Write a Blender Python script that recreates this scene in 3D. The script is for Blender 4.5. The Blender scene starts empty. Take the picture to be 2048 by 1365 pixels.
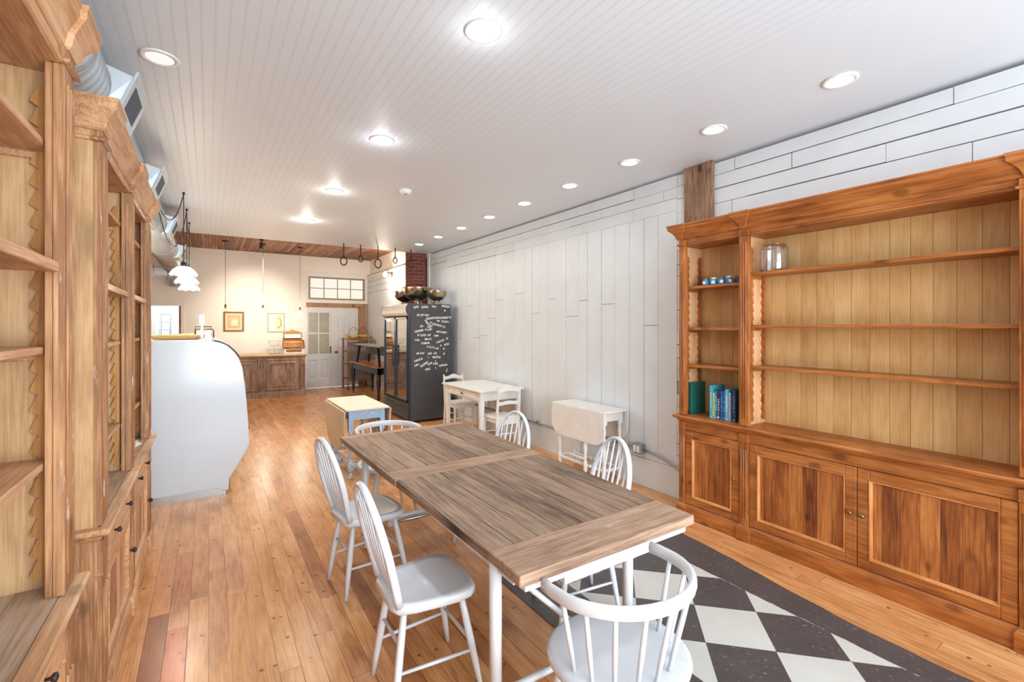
import bpy, bmesh, math, random
from mathutils import Vector, Matrix
random.seed(7)
SC = bpy.context.scene
COL = SC.collection
PI = math.pi

# ------------------------------------------------------------------ camera, sky, exposure
F_PX, VX, HY, EYE = 930.0, 417.0, 653.0, 1.6
YAW = math.atan((1024 - VX) / F_PX)
_s, _c = math.sin(YAW), math.cos(YAW)
cam = bpy.data.cameras.new('camera')
cam.sensor_width = 36.0
cam.lens = F_PX / 2048 * 36.0
cam.shift_y = (HY - 682.5) / 2048.0
cam.clip_start = 0.05
camo = bpy.data.objects.new('camera', cam)
camo.location = (0, 0, EYE)
camo.rotation_euler = (PI / 2, 0, -YAW)
COL.objects.link(camo)
SC.camera = camo
SC.view_settings.view_transform = 'Standard'
SC.view_settings.look = 'None'
SC.view_settings.gamma = 1.0
SC.view_settings.use_curve_mapping = False
SC.view_settings.exposure = 0.0
try:
    SC.cycles.max_bounces = 10
    SC.cycles.diffuse_bounces = 6
    SC.cycles.use_denoising = True
    SC.cycles.sample_clamp_indirect = 6.0
    SC.cycles.caustics_reflective = False
    SC.cycles.caustics_refractive = False
except Exception:
    pass
world = bpy.data.worlds.new('world')
SC.world = world
world.use_nodes = True
_bg = world.node_tree.nodes['Background']
_bg.inputs[0].default_value = (0.93, 0.96, 1.0, 1)
_bg.inputs[1].default_value = 1.2

def lamp(name, kind, loc, power, color=(1, 1, 1), rot=(0, 0, 0), size=None, size_y=None, spot=None, radius=None, blend=0.6):
    l = bpy.data.lights.new(name, kind)
    l.energy = power
    l.color = color
    if kind == 'AREA':
        l.shape = 'RECTANGLE'
        l.size = size
        l.size_y = size_y or size
    if kind == 'SPOT':
        l.spot_size = spot
        l.spot_blend = blend
    if radius is not None and kind in ('SPOT', 'POINT'):
        l.shadow_soft_size = radius
    o = bpy.data.objects.new(name, l)
    o.location = loc
    o.rotation_euler = rot
    COL.objects.link(o)
    return o

# daylight through the shop front behind the camera (the opening in wall_front)
lamp('shopfront_daylight', 'AREA', (1.5, -5.0, 2.2), 760, (0.86, 0.94, 1.0), (PI / 2, 0, 0), 7.0, 4.0)
lamp('ceiling_fill', 'AREA', (1.5, -3.6, 0.25), 320, (0.86, 0.94, 1.0), (PI / 2 + math.radians(42), 0, 0), 6.0, 1.6)  # unseen lamp added outside the opening, tilted up to brighten the ceiling
COOL = (0.93, 0.965, 1.0)
WARM = (1.0, 0.84, 0.66)

# ------------------------------------------------------------------ dimensions
XR = 3.65      # right wall
XL = -0.86     # left wall (shelves side)
ZC = 3.03      # near ceiling
ZB = 3.40      # raised board ceiling
YS = 8.62      # where the near ceiling stops
YF = 12.85     # far wall
YB = -2.0      # shop front

def ray(px):
    u = (px - 1024) / F_PX
    return _s + u * _c, _c - u * _s

def at_y(px, py, y):
    dx, dy = ray(px)
    d = y / dy
    return dx * d, y, EYE - (py - HY) * d / F_PX

def at_x(px, py, x):
    dx, dy = ray(px)
    d = x / dx
    return x, dy * d, EYE - (py - HY) * d / F_PX

# ------------------------------------------------------------------ materials
class NT:
    def __init__(self, name):
        self.m = bpy.data.materials.new(name)
        self.m.use_nodes = True
        self.t = self.m.node_tree
        self.b = self.t.nodes['Principled BSDF']
        self.out = self.t.nodes['Material Output']
    def n(self, typ, **kw):
        o = self.t.nodes.new(typ)
        for k, v in kw.items():
            setattr(o, k, v)
        return o
    def put(self, sock, v):
        if hasattr(v, 'is_output'):
            self.t.links.new(v, sock)
        else:
            sock.default_value = v
    def math(self, op, a, b=0.0, c=0.0):
        o = self.n('ShaderNodeMath', operation=op)
        self.put(o.inputs[0], a); self.put(o.inputs[1], b); self.put(o.inputs[2], c)
        return o.outputs[0]
    def coord(self):
        o = self.n('ShaderNodeTexCoord')
        s = self.n('ShaderNodeSeparateXYZ')
        self.t.links.new(o.outputs['Object'], s.inputs[0])
        return o.outputs['Object'], s.outputs[0], s.outputs[1], s.outputs[2]
    def comb(self, x, y, z):
        o = self.n('ShaderNodeCombineXYZ')
        self.put(o.inputs[0], x); self.put(o.inputs[1], y); self.put(o.inputs[2], z)
        return o.outputs[0]
    def noise(self, vec, scale=1.0, detail=4.0, rough=0.55, dist=0.0):
        o = self.n('ShaderNodeTexNoise')
        self.put(o.inputs['Vector'], vec)
        o.inputs['Scale'].default_value = scale
        o.inputs['Detail'].default_value = detail
        o.inputs['Roughness'].default_value = rough
        o.inputs['Distortion'].default_value = dist
        return o.outputs[0]
    def white(self, vec):
        o = self.n('ShaderNodeTexWhiteNoise', noise_dimensions='3D')
        self.put(o.inputs['Vector'], vec)
        return o.outputs[0]
    def vor(self, vec, scale=1.0, rnd=1.0):
        o = self.n('ShaderNodeTexVoronoi')
        self.put(o.inputs['Vector'], vec)
        o.inputs['Scale'].default_value = scale
        o.inputs['Randomness'].default_value = rnd
        return o.outputs['Distance']
    def ramp(self, fac, stops, interp='LINEAR'):
        o = self.n('ShaderNodeValToRGB')
        o.color_ramp.interpolation = interp
        el = o.color_ramp.elements
        while len(el) < len(stops):
            el.new(0.5)
        for e, (p, c) in zip(el, stops):
            e.position = p
            e.color = c if len(c) == 4 else (*c, 1)
        self.put(o.inputs[0], fac)
        return o.outputs[0]
    def maprange(self, v, a, b, c=0.0, d=1.0, smooth=True):
        o = self.n('ShaderNodeMapRange')
        if smooth:
            o.interpolation_type = 'SMOOTHSTEP'
        self.put(o.inputs[0], v)
        for i, q in enumerate((a, b, c, d)):
            o.inputs[i + 1].default_value = q
        return o.outputs[0]
    def mix(self, f, a, b, blend='MIX'):
        o = self.n('ShaderNodeMix', data_type='RGBA', blend_type=blend)
        self.put(o.inputs[0], f)
        self.put(o.inputs[6], a if hasattr(a, 'is_output') else (*a[:3], 1))
        self.put(o.inputs[7], b if hasattr(b, 'is_output') else (*b[:3], 1))
        return o.outputs[2]
    def bump(self, h, strength=0.3, dist=0.002):
        o = self.n('ShaderNodeBump')
        o.inputs['Strength'].default_value = strength
        o.inputs['Distance'].default_value = dist
        self.put(o.inputs['Height'], h)
        self.t.links.new(o.outputs[0], self.b.inputs['Normal'])
    def done(self, color, rough=0.5, metal=0.0, spec=None):
        self.put(self.b.inputs['Base Color'], color if hasattr(color, 'is_output') else (*color[:3], 1))
        self.put(self.b.inputs['Roughness'], rough)
        self.put(self.b.inputs['Metallic'], metal)
        if spec is not None:
            self.b.inputs['Specular IOR Level'].default_value = spec
        return self.m

def srgb(r, g, b):
    f = lambda v: (v / 255 / 12.92) if v <= 10 else ((v / 255 + 0.055) / 1.055) ** 2.4
    return (f(r), f(g), f(b))

def plain(name, c, rough=0.5, metal=0.0, var=0.06, scale=6.0, spec=None):
    t = NT(name)
    v, x, y, z = t.coord()
    n = t.noise(v, scale, 4, 0.6)
    f = t.maprange(n, 0.3, 0.7, 0, 1)
    col = t.mix(f, tuple(q * (1 - var) for q in c), tuple(min(1, q * (1 + var)) for q in c))
    return t.done(col, rough, metal, spec)

def emit(name, c, s):
    t = NT(name)
    e = t.n('ShaderNodeEmission')
    e.inputs[0].default_value = (*c, 1)
    e.inputs[1].default_value = s
    t.t.links.new(e.outputs[0], t.out.inputs[0])
    return t.m

def glass(name, tint=(1, 1, 1), rough=0.02, clear=0.82):
    t = NT(name)
    tr = t.n('ShaderNodeBsdfTransparent')
    tr.inputs[0].default_value = (*tint, 1)
    gl = t.n('ShaderNodeBsdfGlossy')
    gl.inputs['Roughness'].default_value = rough
    fr = t.n('ShaderNodeLayerWeight')
    fr.inputs[0].default_value = 0.25
    k = t.math('ADD', t.math('MULTIPLY', fr.outputs[1], 0.8), 1 - clear - 0.1)
    mx = t.n('ShaderNodeMixShader')
    t.put(mx.inputs[0], t.math('MINIMUM', k, 1.0))
    t.t.links.new(tr.outputs[0], mx.inputs[1])
    t.t.links.new(gl.outputs[0], mx.inputs[2])
    t.t.links.new(mx.outputs[0], t.out.inputs[0])
    return t.m

def wood(name, cols, grain='z', plank=None, tone=0.25, rough=0.5, knots=0.0, gap=0.0, fine=0.5, ring=0.5, seed=0.0, segl=None,
         wear=None, bump=0.25, sat=None, knotscale=6.5, cell=None, odd=False, crack=0.0):
    """cols: dark, mid, light.  plank: (axis, width)."""
    t = NT(name)
    v, x, y, z = t.coord()
    ax = {'x': x, 'y': y, 'z': z}
    g = ax[grain]
    o1, o2 = [ax[k] for k in 'xyz' if k != grain]
    off = seed
    tonev = None
    gapm = None
    if plank:
        pa = ax[plank[0]]
        q = t.math('DIVIDE', pa, plank[1])
        pid = t.math('FLOOR', q)
        if segl:
            r0 = t.white(t.comb(pid, 3.1 + seed, 0))
            gy = t.math('ADD', t.math('DIVIDE', g, segl), t.math('MULTIPLY', r0, 7.0))
            sid = t.math('FLOOR', gy)
        else:
            sid = 0.5
        rnd = t.white(t.comb(pid, sid, 1.7 + seed))
        rnd2 = t.white(t.comb(pid, sid, 9.3 + seed))
        off = t.math('MULTIPLY', rnd, 41.0)
        tonev = (rnd, rnd2)
        if gap:
            fr = t.math('FRACT', q)
            e = t.math('MINIMUM', fr, t.math('SUBTRACT', 1.0, fr))
            gapm = t.maprange(e, 0.0, gap / plank[1], 1, 0)
            if segl:
                fy = t.math('FRACT', gy)
                e2 = t.math('MINIMUM', fy, t.math('SUBTRACT', 1.0, fy))
                g2 = t.maprange(e2, 0.0, gap / segl, 1, 0)
                gapm = t.math('MAXIMUM', gapm, g2)
    vec = t.comb(t.math('ADD', t.math('MULTIPLY', o1, 11.0), off), t.math('MULTIPLY', o2, 11.0), t.math('ADD', t.math('MULTIPLY', g, 1.1), off))
    n1 = t.noise(vec, 1.0, 3, 0.5, 0.6)
    rings = t.math('SINE', t.math('MULTIPLY', n1, 34.0))
    rings = t.math('MULTIPLY', rings, 0.5 * ring)
    vec2 = t.comb(t.math('ADD', t.math('MULTIPLY', o1, 130.0), off), t.math('MULTIPLY', o2, 130.0), t.math('MULTIPLY', g, 5.0))
    n2 = t.noise(vec2, 1.0, 3, 0.6)
    vec3 = t.comb(t.math('ADD', t.math('MULTIPLY', o1, 5.0), off), t.math('MULTIPLY', o2, 5.0), t.math('ADD', t.math('MULTIPLY', g, 2.0), off))
    n3 = t.noise(vec3, 1.0, 4, 0.6)
    f = t.math('ADD', t.math('MULTIPLY', rings, 0.35), t.math('MULTIPLY', t.math('SUBTRACT', n2, 0.5), fine * 1.6))
    f = t.math('ADD', f, t.math('MULTIPLY', n3, 1.0))
    if tonev:
        f = t.math('ADD', f, t.math('MULTIPLY', t.math('SUBTRACT', tonev[0], 0.5), tone * 1.6))
    col = t.ramp(f, [(0.12, cols[0]), (0.5, cols[1]), (0.85, cols[2])])
    if tonev and sat:
        col = t.mix(t.maprange(tonev[1], 0.80, 0.86, 0, sat[1], False), col, t.mix(0.85, col, sat[0], 'MULTIPLY'))
    if odd:
        # two odd replacement boards near the left bookcases: one dark, one reddish; and a dark one by the table
        for i0, ylo, yhi, cc, kk in ((-3, -9, 3.22, srgb(150, 112, 98), 0.95), (-2, -9, 3.03, srgb(240, 150, 108), 0.85), (8, 1.9, 3.2, srgb(178, 150, 140), 0.9), (6, 2.9, 4.4, srgb(208, 180, 168), 0.8), (12, 0.9, 2.3, srgb(170, 140, 128), 0.8)):
            mk = t.math('MULTIPLY', t.math('COMPARE', pid, float(i0), 0.4), t.math('MULTIPLY', t.math('GREATER_THAN', y, ylo), t.math('LESS_THAN', y, yhi)))
            col = t.mix(t.math('MULTIPLY', mk, kk), col, t.mix(0.8, col, cc, 'MULTIPLY'))
    if knots:
        kv = t.comb(t.math('ADD', o1, off), o2, t.math('MULTIPLY', g, 0.55))
        kd = t.vor(kv, knotscale, 1.0)
        km = t.maprange(kd, 0.08, 0.20, knots, 0)
        col = t.mix(km, col, tuple(q * 0.22 for q in cols[0]))
    if cell:
        kd = t.vor(t.comb(t.math('ADD', o1, off), o2, g), cell[0], 1.0)
        km = t.maprange(kd, 0.05, 0.15, cell[1], 0)
        col = t.mix(km, col, (0.03, 0.02, 0.018))
    if wear:
        wn = t.noise(t.comb(t.math('MULTIPLY', o1, 30.0), t.math('MULTIPLY', o2, 30.0), t.math('MULTIPLY', g, 6.0)), 1.0, 6, 0.7)
        col = t.mix(t.maprange(wn, wear[1], wear[1] + 0.12, 0, wear[2]), col, wear[0])
    if crack:
        cn = t.noise(t.comb(t.math('ADD', t.math('MULTIPLY', o1, 55.0), off), t.math('MULTIPLY', o2, 55.0), t.math('ADD', t.math('MULTIPLY', g, 2.2), off)), 1.0, 4, 0.6, 0.4)
        col = t.mix(t.maprange(cn, 0.62, 0.70, 0, crack), col, tuple(q * 0.35 for q in cols[0]))
    if gapm is not None:
        col = t.mix(gapm, col, tuple(q * 0.25 for q in cols[0]))
    hh = t.math('ADD', t.math('MULTIPLY', n2, 0.6), t.math('MULTIPLY', rings, 0.4))
    if gapm is not None:
        hh = t.math('SUBTRACT', hh, t.math('MULTIPLY', gapm, 2.0))
    t.bump(hh, bump, 0.0015)
    return t.done(col, rough)

M = {}
M['wall_white'] = plain('white_wall_paint', srgb(212, 220, 226), 0.6, var=0.03, scale=3)
M['far_wall'] = plain('cream_plaster', srgb(240, 236, 228), 0.75, var=0.02, scale=2)
M['gap'] = plain('dark_gap', srgb(84, 66, 58), 0.9)
M['trim_white'] = plain('white_trim_paint', srgb(232, 232, 230), 0.45, var=0.02)
M['white_chair'] = plain('white_gloss_paint', srgb(212, 217, 223), 0.3, var=0.02, scale=9)
M['cream_paint'] = plain('off_white_paint', srgb(222, 223, 220), 0.45, var=0.04, scale=8)
M['black_paint'] = plain('black_paint', srgb(38, 38, 42), 0.4, var=0.1)
M['blackmetal'] = plain('dark_iron', srgb(52, 42, 40), 0.5, 0.3)
M['navy'] = plain('dark_blue_black_metal', srgb(38, 48, 62), 0.35, 0.1)
M['fridge_side'] = plain('charcoal_panel', srgb(62, 63, 66), 0.45, var=0.08, scale=2)
M['fridge_inside'] = plain('fridge_liner', srgb(150, 148, 136), 0.6)
M['case_white'] = plain('white_enamel', srgb(208, 222, 234), 0.16, var=0.01)
M['steel'] = plain('brushed_steel', srgb(178, 180, 182), 0.35, 0.8)
M['chrome'] = plain('bright_chrome', srgb(215, 218, 220), 0.12, 1.0, var=0.02)
M['galv'] = plain('galvanised_sheet', srgb(196, 206, 212), 0.42, 0.45, var=0.06, scale=14)
M['brass'] = plain('aged_brass', srgb(140, 118, 78), 0.35, 0.9)
M['register_gold'] = plain('gilt_brass', srgb(150, 104, 58), 0.45, 0.6, var=0.2, scale=30)
M['pewter'] = plain('tarnished_silver', srgb(178, 165, 145), 0.22, 1.0, var=0.22, scale=9)
M['conduit'] = plain('grey_conduit', srgb(150, 152, 152), 0.45, 0.5)
M['grille'] = plain('dark_grille', srgb(92, 96, 104), 0.5, 0.4)
M['letters'] = plain('white_plastic', srgb(240, 240, 240), 0.4)
M['mint'] = plain('glass_shade', srgb(250, 250, 248), 0.2)
M['olive'] = plain('olive_paint', srgb(142, 140, 112), 0.5)
M['frost'] = plain('frosted_pane', srgb(168, 166, 150), 0.35, var=0.12, scale=5)
M['paper'] = plain('paper', srgb(240, 238, 232), 0.7)
M['wicker'] = plain('wicker', srgb(206, 172, 112), 0.7, var=0.25, scale=60)
M['clear'] = glass('clear_glass')
M['fridgeglass'] = glass('fridge_door_glass', (0.93, 0.95, 0.92), 0.03, 0.72)
M['lamp_on'] = emit('lit_lamp', (1.0, 0.96, 0.90), 22)
M['lamp_dim'] = emit('dim_lamp', (1.0, 0.97, 0.93), 1.0)
M['bulb_on'] = emit('lit_bulb', (1.0, 0.83, 0.62), 40)
M['shade_on'] = emit('lit_glass_shade', (1.0, 0.95, 0.88), 2.6)
M['pane_on'] = emit('lit_transom_pane', (1.0, 0.93, 0.80), 1.0)

HONEY = (srgb(100, 52, 22), srgb(164, 96, 44), srgb(194, 128, 68))
HONEY_D = (srgb(100, 50, 24), srgb(160, 92, 42), srgb(198, 130, 68))
M['rc_v'] = wood('honey_pine_upright', HONEY, 'z', None, knots=0.5, rough=0.38, ring=0.45)
M['rc_h'] = wood('honey_pine_rail', HONEY, 'x', None, knots=0.5, rough=0.38, ring=0.45, seed=3.0)
M['rc_panel'] = wood('honey_pine_boards', HONEY_D, 'z', ('x', 0.088), tone=0.27, knots=0.9, rough=0.42, gap=0.0015, ring=0.5, knotscale=6)
M['rc_back'] = wood('blond_back_boards', (srgb(180, 132, 76), srgb(212, 172, 114), srgb(228, 196, 144)), 'z', ('x', 0.105), tone=0.07, rough=0.55, ring=0.12, fine=0.35)
M['rc_side'] = wood('blond_inner_side', (srgb(198, 140, 92), srgb(226, 180, 136), srgb(238, 200, 160)), 'z', None, rough=0.5, ring=0.15)
M['rc_edge'] = wood('worn_pine_edge', (srgb(160, 98, 50), srgb(204, 138, 82), srgb(226, 168, 112)), 'z', None, rough=0.45, ring=0.2)
BLEACH = (srgb(142, 98, 62), srgb(196, 148, 104), srgb(222, 184, 142))
M['lc_v'] = wood('bleached_pine_upright', BLEACH, 'z', ('y', 0.13), tone=0.45, knots=0.5, rough=0.55, ring=0.35, wear=(srgb(226, 214, 196), 0.58, 0.45))
M['lc_h'] = wood('bleached_pine_rail', (srgb(146, 100, 68), srgb(198, 152, 110), srgb(224, 190, 154)), 'x', None, knots=0.4, rough=0.55, ring=0.35, seed=5.0, wear=(srgb(222, 204, 186), 0.6, 0.4))
M['lc_panel'] = wood('bleached_pine_boards', (srgb(128, 84, 58), srgb(188, 136, 98), srgb(216, 172, 132)), 'z', ('x', 0.1), tone=0.4, knots=0.5, rough=0.55, gap=0.0015)
M['lc_back'] = wood('pale_back_boards', (srgb(176, 132, 84), srgb(212, 176, 126), srgb(230, 204, 162)), 'z', ('x', 0.3), tone=0.15, rough=0.6, ring=0.2, fine=0.3, knots=0.3, knotscale=2.5)
M['lc_inside'] = wood('pale_inner_side', (srgb(160, 118, 76), srgb(206, 168, 122), srgb(226, 196, 154)), 'z', ('y', 0.22), tone=0.2, rough=0.6, ring=0.2, fine=0.4, knots=0.4, knotscale=2.5)
M['lc_counter'] = wood('grey_worn_counter', (srgb(150, 122, 98), srgb(188, 164, 140), srgb(210, 194, 174)), 'x', ('y', 0.11), tone=0.3, rough=0.6, gap=0.001)
M['lc_rack'] = wood('amber_rack', (srgb(140, 92, 40), srgb(186, 130, 66), srgb(210, 160, 96)), 'z', None, rough=0.5)
M['floor'] = wood('old_pine_floor', (srgb(142, 90, 52), srgb(210, 152, 98), srgb(232, 184, 130)), 'y', ('x', 0.0915), tone=0.10, rough=0.27, gap=0.0018, segl=1.9,
                  ring=0.32, fine=0.4, sat=(srgb(232, 178, 140), 0.35), cell=(10.5, 0.8), bump=0.12, odd=True)
M['tabletop'] = wood('weathered_barn_boards', crack=0.75, cols=(srgb(80, 58, 44), srgb(138, 112, 90), srgb(166, 142, 120)), grain='y', plank=('x', 0.118), tone=0.14, rough=0.6, gap=0.0036,
                     ring=0.28, fine=0.8, wear=(srgb(200, 186, 168), 0.63, 0.45), knots=0.3, knotscale=3, bump=0.6)
M['tabletop_x'] = wood('weathered_cross_board', crack=0.5, cols=(srgb(112, 84, 64), srgb(164, 134, 110), srgb(190, 162, 138)), grain='x', rough=0.6, ring=0.28, fine=0.7,
                       wear=(srgb(214, 204, 190), 0.62, 0.4), seed=4.0, bump=0.5)
M['post'] = wood('rough_sawn_beam', (srgb(84, 60, 44), srgb(134, 104, 82), srgb(168, 142, 120)), 'z', None, rough=0.85, ring=0.4, fine=0.9, knots=0.8, wear=(srgb(96, 78, 66), 0.55, 0.6), bump=0.8)
M['doorbeam'] = wood('brown_door_beam', (srgb(118, 82, 58), srgb(166, 128, 98), srgb(190, 152, 122)), 'z', None, rough=0.7, knots=0.7)
M['dark_post'] = wood('dark_post', (srgb(48, 42, 38), srgb(82, 72, 66), srgb(110, 98, 90)), 'z', None, rough=0.8)
M['counter'] = wood('limed_oak_counter', (srgb(96, 72, 58), srgb(146, 118, 98), srgb(182, 156, 134)), 'z', None, rough=0.6, ring=0.5, fine=0.8)
M['counter_top'] = wood('limed_counter_top', (srgb(170, 130, 92), srgb(208, 172, 132), srgb(228, 200, 164)), 'x', None, rough=0.5)
M['brownceil'] = wood('old_beadboard', (srgb(84, 52, 34), srgb(140, 94, 64), srgb(176, 130, 92)), 'y', ('x', 0.06), tone=0.35, rough=0.6, segl=2.6, gap=0.008,
                      sat=(srgb(210, 130, 90), 0.8), ring=0.2)
M['darktable_top'] = wood('oiled_brown_top', (srgb(120, 66, 34), srgb(172, 108, 62), srgb(200, 140, 92)), 'y', None, rough=0.35)
M['rackwood'] = wood('rack_wood', (srgb(84, 52, 34), srgb(136, 92, 60), srgb(176, 130, 92)), 'x', None, rough=0.5)
M['framewood'] = plain('walnut_frame', srgb(128, 84, 52), 0.45, var=0.2, scale=40)
M['tan_top'] = wood('worn_cream_tabletop', (srgb(214, 200, 176), srgb(228, 218, 198), srgb(236, 228, 212)), 'y', None, rough=0.45, ring=0.15, fine=0.2)
M['tan_leaf'] = wood('worn_tan_leaf', (srgb(190, 168, 138), srgb(206, 186, 158), srgb(218, 200, 176)), 'y', None, rough=0.5, ring=0.15, fine=0.2)

def blue_distress():
    t = NT('distressed_blue_paint')
    v, x, y, z = t.coord()
    n = t.noise(v, 26, 5, 0.65)
    lowz = t.maprange(z, 0.5, 0.56, 0.0, 0.09)
    f = t.maprange(t.math('SUBTRACT', n, lowz), 0.50, 0.56)
    col = t.mix(f, srgb(158, 192, 222), srgb(222, 230, 236))
    return t.done(col, 0.45)
M['blue'] = blue_distress()

def brick_mat():
    t = NT('old_red_brick')
    v, x, y, z = t.coord()
    b = t.n('ShaderNodeTexBrick')
    t.t.links.new(t.comb(t.math('ADD', x, y), z, 0.0), b.inputs['Vector'])
    b.inputs['Color1'].default_value = (*srgb(128, 66, 52), 1)
    b.inputs['Color2'].default_value = (*srgb(104, 52, 44), 1)
    b.inputs['Mortar'].default_value = (*srgb(136, 112, 100), 1)
    b.inputs['Scale'].default_value = 1.0
    b.inputs['Brick Width'].default_value = 0.2
    b.inputs['Row Height'].default_value = 0.068
    b.inputs['Mortar Size'].default_value = 0.006
    t.bump(b.outputs['Fac'], -0.5, 0.004)
    return t.done(b.outputs['Color'], 0.85)
M['brick'] = brick_mat()

def ceiling_mat():
    t = NT('white_beadboard')
    v, x, y, z = t.coord()
    q = t.math('FRACT', t.math('DIVIDE', x, 0.057))
    e = t.math('ABSOLUTE', t.math('SUBTRACT', q, 0.5))
    e2 = t.math('ABSOLUTE', t.math('SUBTRACT', e, 0.055))
    gm = t.maprange(e2, 0.0, 0.035, 1, 0)
    lim = t.maprange(x, 2.35, 2.6, 1, 0)
    gm = t.math('MULTIPLY', gm, lim)
    col = t.mix(t.math('MULTIPLY', gm, 0.30), srgb(218, 227, 236), srgb(146, 150, 156))
    t.bump(t.math('MULTIPLY', gm, -1.0), 0.35, 0.0015)
    return t.done(col, 0.5)
M['ceiling'] = ceiling_mat()

def tile_mat():
    t = NT('painted_diamond_floor')
    v, x, y, z = t.coord()
    # diamonds of side .325 turned by 45 degrees; one white diamond is centred on (2.33, 1.43)
    dx = t.math('SUBTRACT', x, 2.33)
    dy = t.math('SUBTRACT', y, 1.43)
    D = 0.46
    a = t.math('ADD', t.math('DIVIDE', t.math('ADD', dx, dy), D), 0.5)
    b = t.math('ADD', t.math('DIVIDE', t.math('SUBTRACT', dx, dy), D), 0.5)
    par = t.math('FLOORED_MODULO', t.math('ADD', t.math('FLOOR', a), t.math('FLOOR', b)), 2.0)
    ea = t.math('FRACT', a); eb = t.math('FRACT', b)
    ed = t.math('MINIMUM', t.math('MINIMUM', ea, t.math('SUBTRACT', 1.0, ea)), t.math('MINIMUM', eb, t.math('SUBTRACT', 1.0, eb)))
    inside = t.math('MULTIPLY', t.math('LESS_THAN', x, 2.71), t.math('LESS_THAN', y, 2.215))
    inside = t.math('MULTIPLY', inside, t.math('GREATER_THAN', x, 1.86))
    n = t.noise(v, 38, 6, 0.75)
    n2 = t.noise(v, 5, 3, 0.6)
    black = t.mix(n2, srgb(66, 63, 64), srgb(88, 84, 84))
    black = t.mix(t.maprange(n, 0.58, 0.70, 0, 0.6), black, srgb(170, 170, 166))
    white = t.mix(n2, srgb(194, 195, 189), srgb(211, 212, 205))
    white = t.mix(t.maprange(n, 0.64, 0.76, 0, 0.6), white, srgb(130, 126, 120))
    isw = t.math('MULTIPLY', inside, t.math('SUBTRACT', 1.0, par))
    col = t.mix(isw, black, white)
    # painted-board seams
    seam = t.math('FRACT', t.math('DIVIDE', t.math('ADD', dx, dy), D * 1.0))
    seam = t.maprange(t.math('ABSOLUTE', t.math('SUBTRACT', seam, 0.5)), 0.0, 0.012, 1, 0)
    col = t.mix(t.math('MULTIPLY', t.math('MULTIPLY', seam, inside), 0.7), col, srgb(60, 48, 40))
    bl = t.math('ABSOLUTE', t.math('SUBTRACT', x, 2.712))
    b2 = t.math('ABSOLUTE', t.math('SUBTRACT', y, 2.217))
    line = t.math('MULTIPLY', t.maprange(bl, 0.0, 0.004, 1, 0), t.math('LESS_THAN', y, 2.22))
    line2 = t.math('MULTIPLY', t.maprange(b2, 0.0, 0.004, 1, 0), t.math('MULTIPLY', t.math('LESS_THAN', x, 2.715), t.math('GREATER_THAN', x, 1.86)))
    line = t.math('MAXIMUM', line, line2)
    chipped = t.maprange(t.noise(v, 14, 3, 0.6), 0.45, 0.6)
    col = t.mix(t.math('MULTIPLY', line, chipped), col, srgb(220, 220, 214))
    t.bump(n, 0.2, 0.001)
    return t.done(col, 0.42)
M['tile'] = tile_mat()

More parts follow.
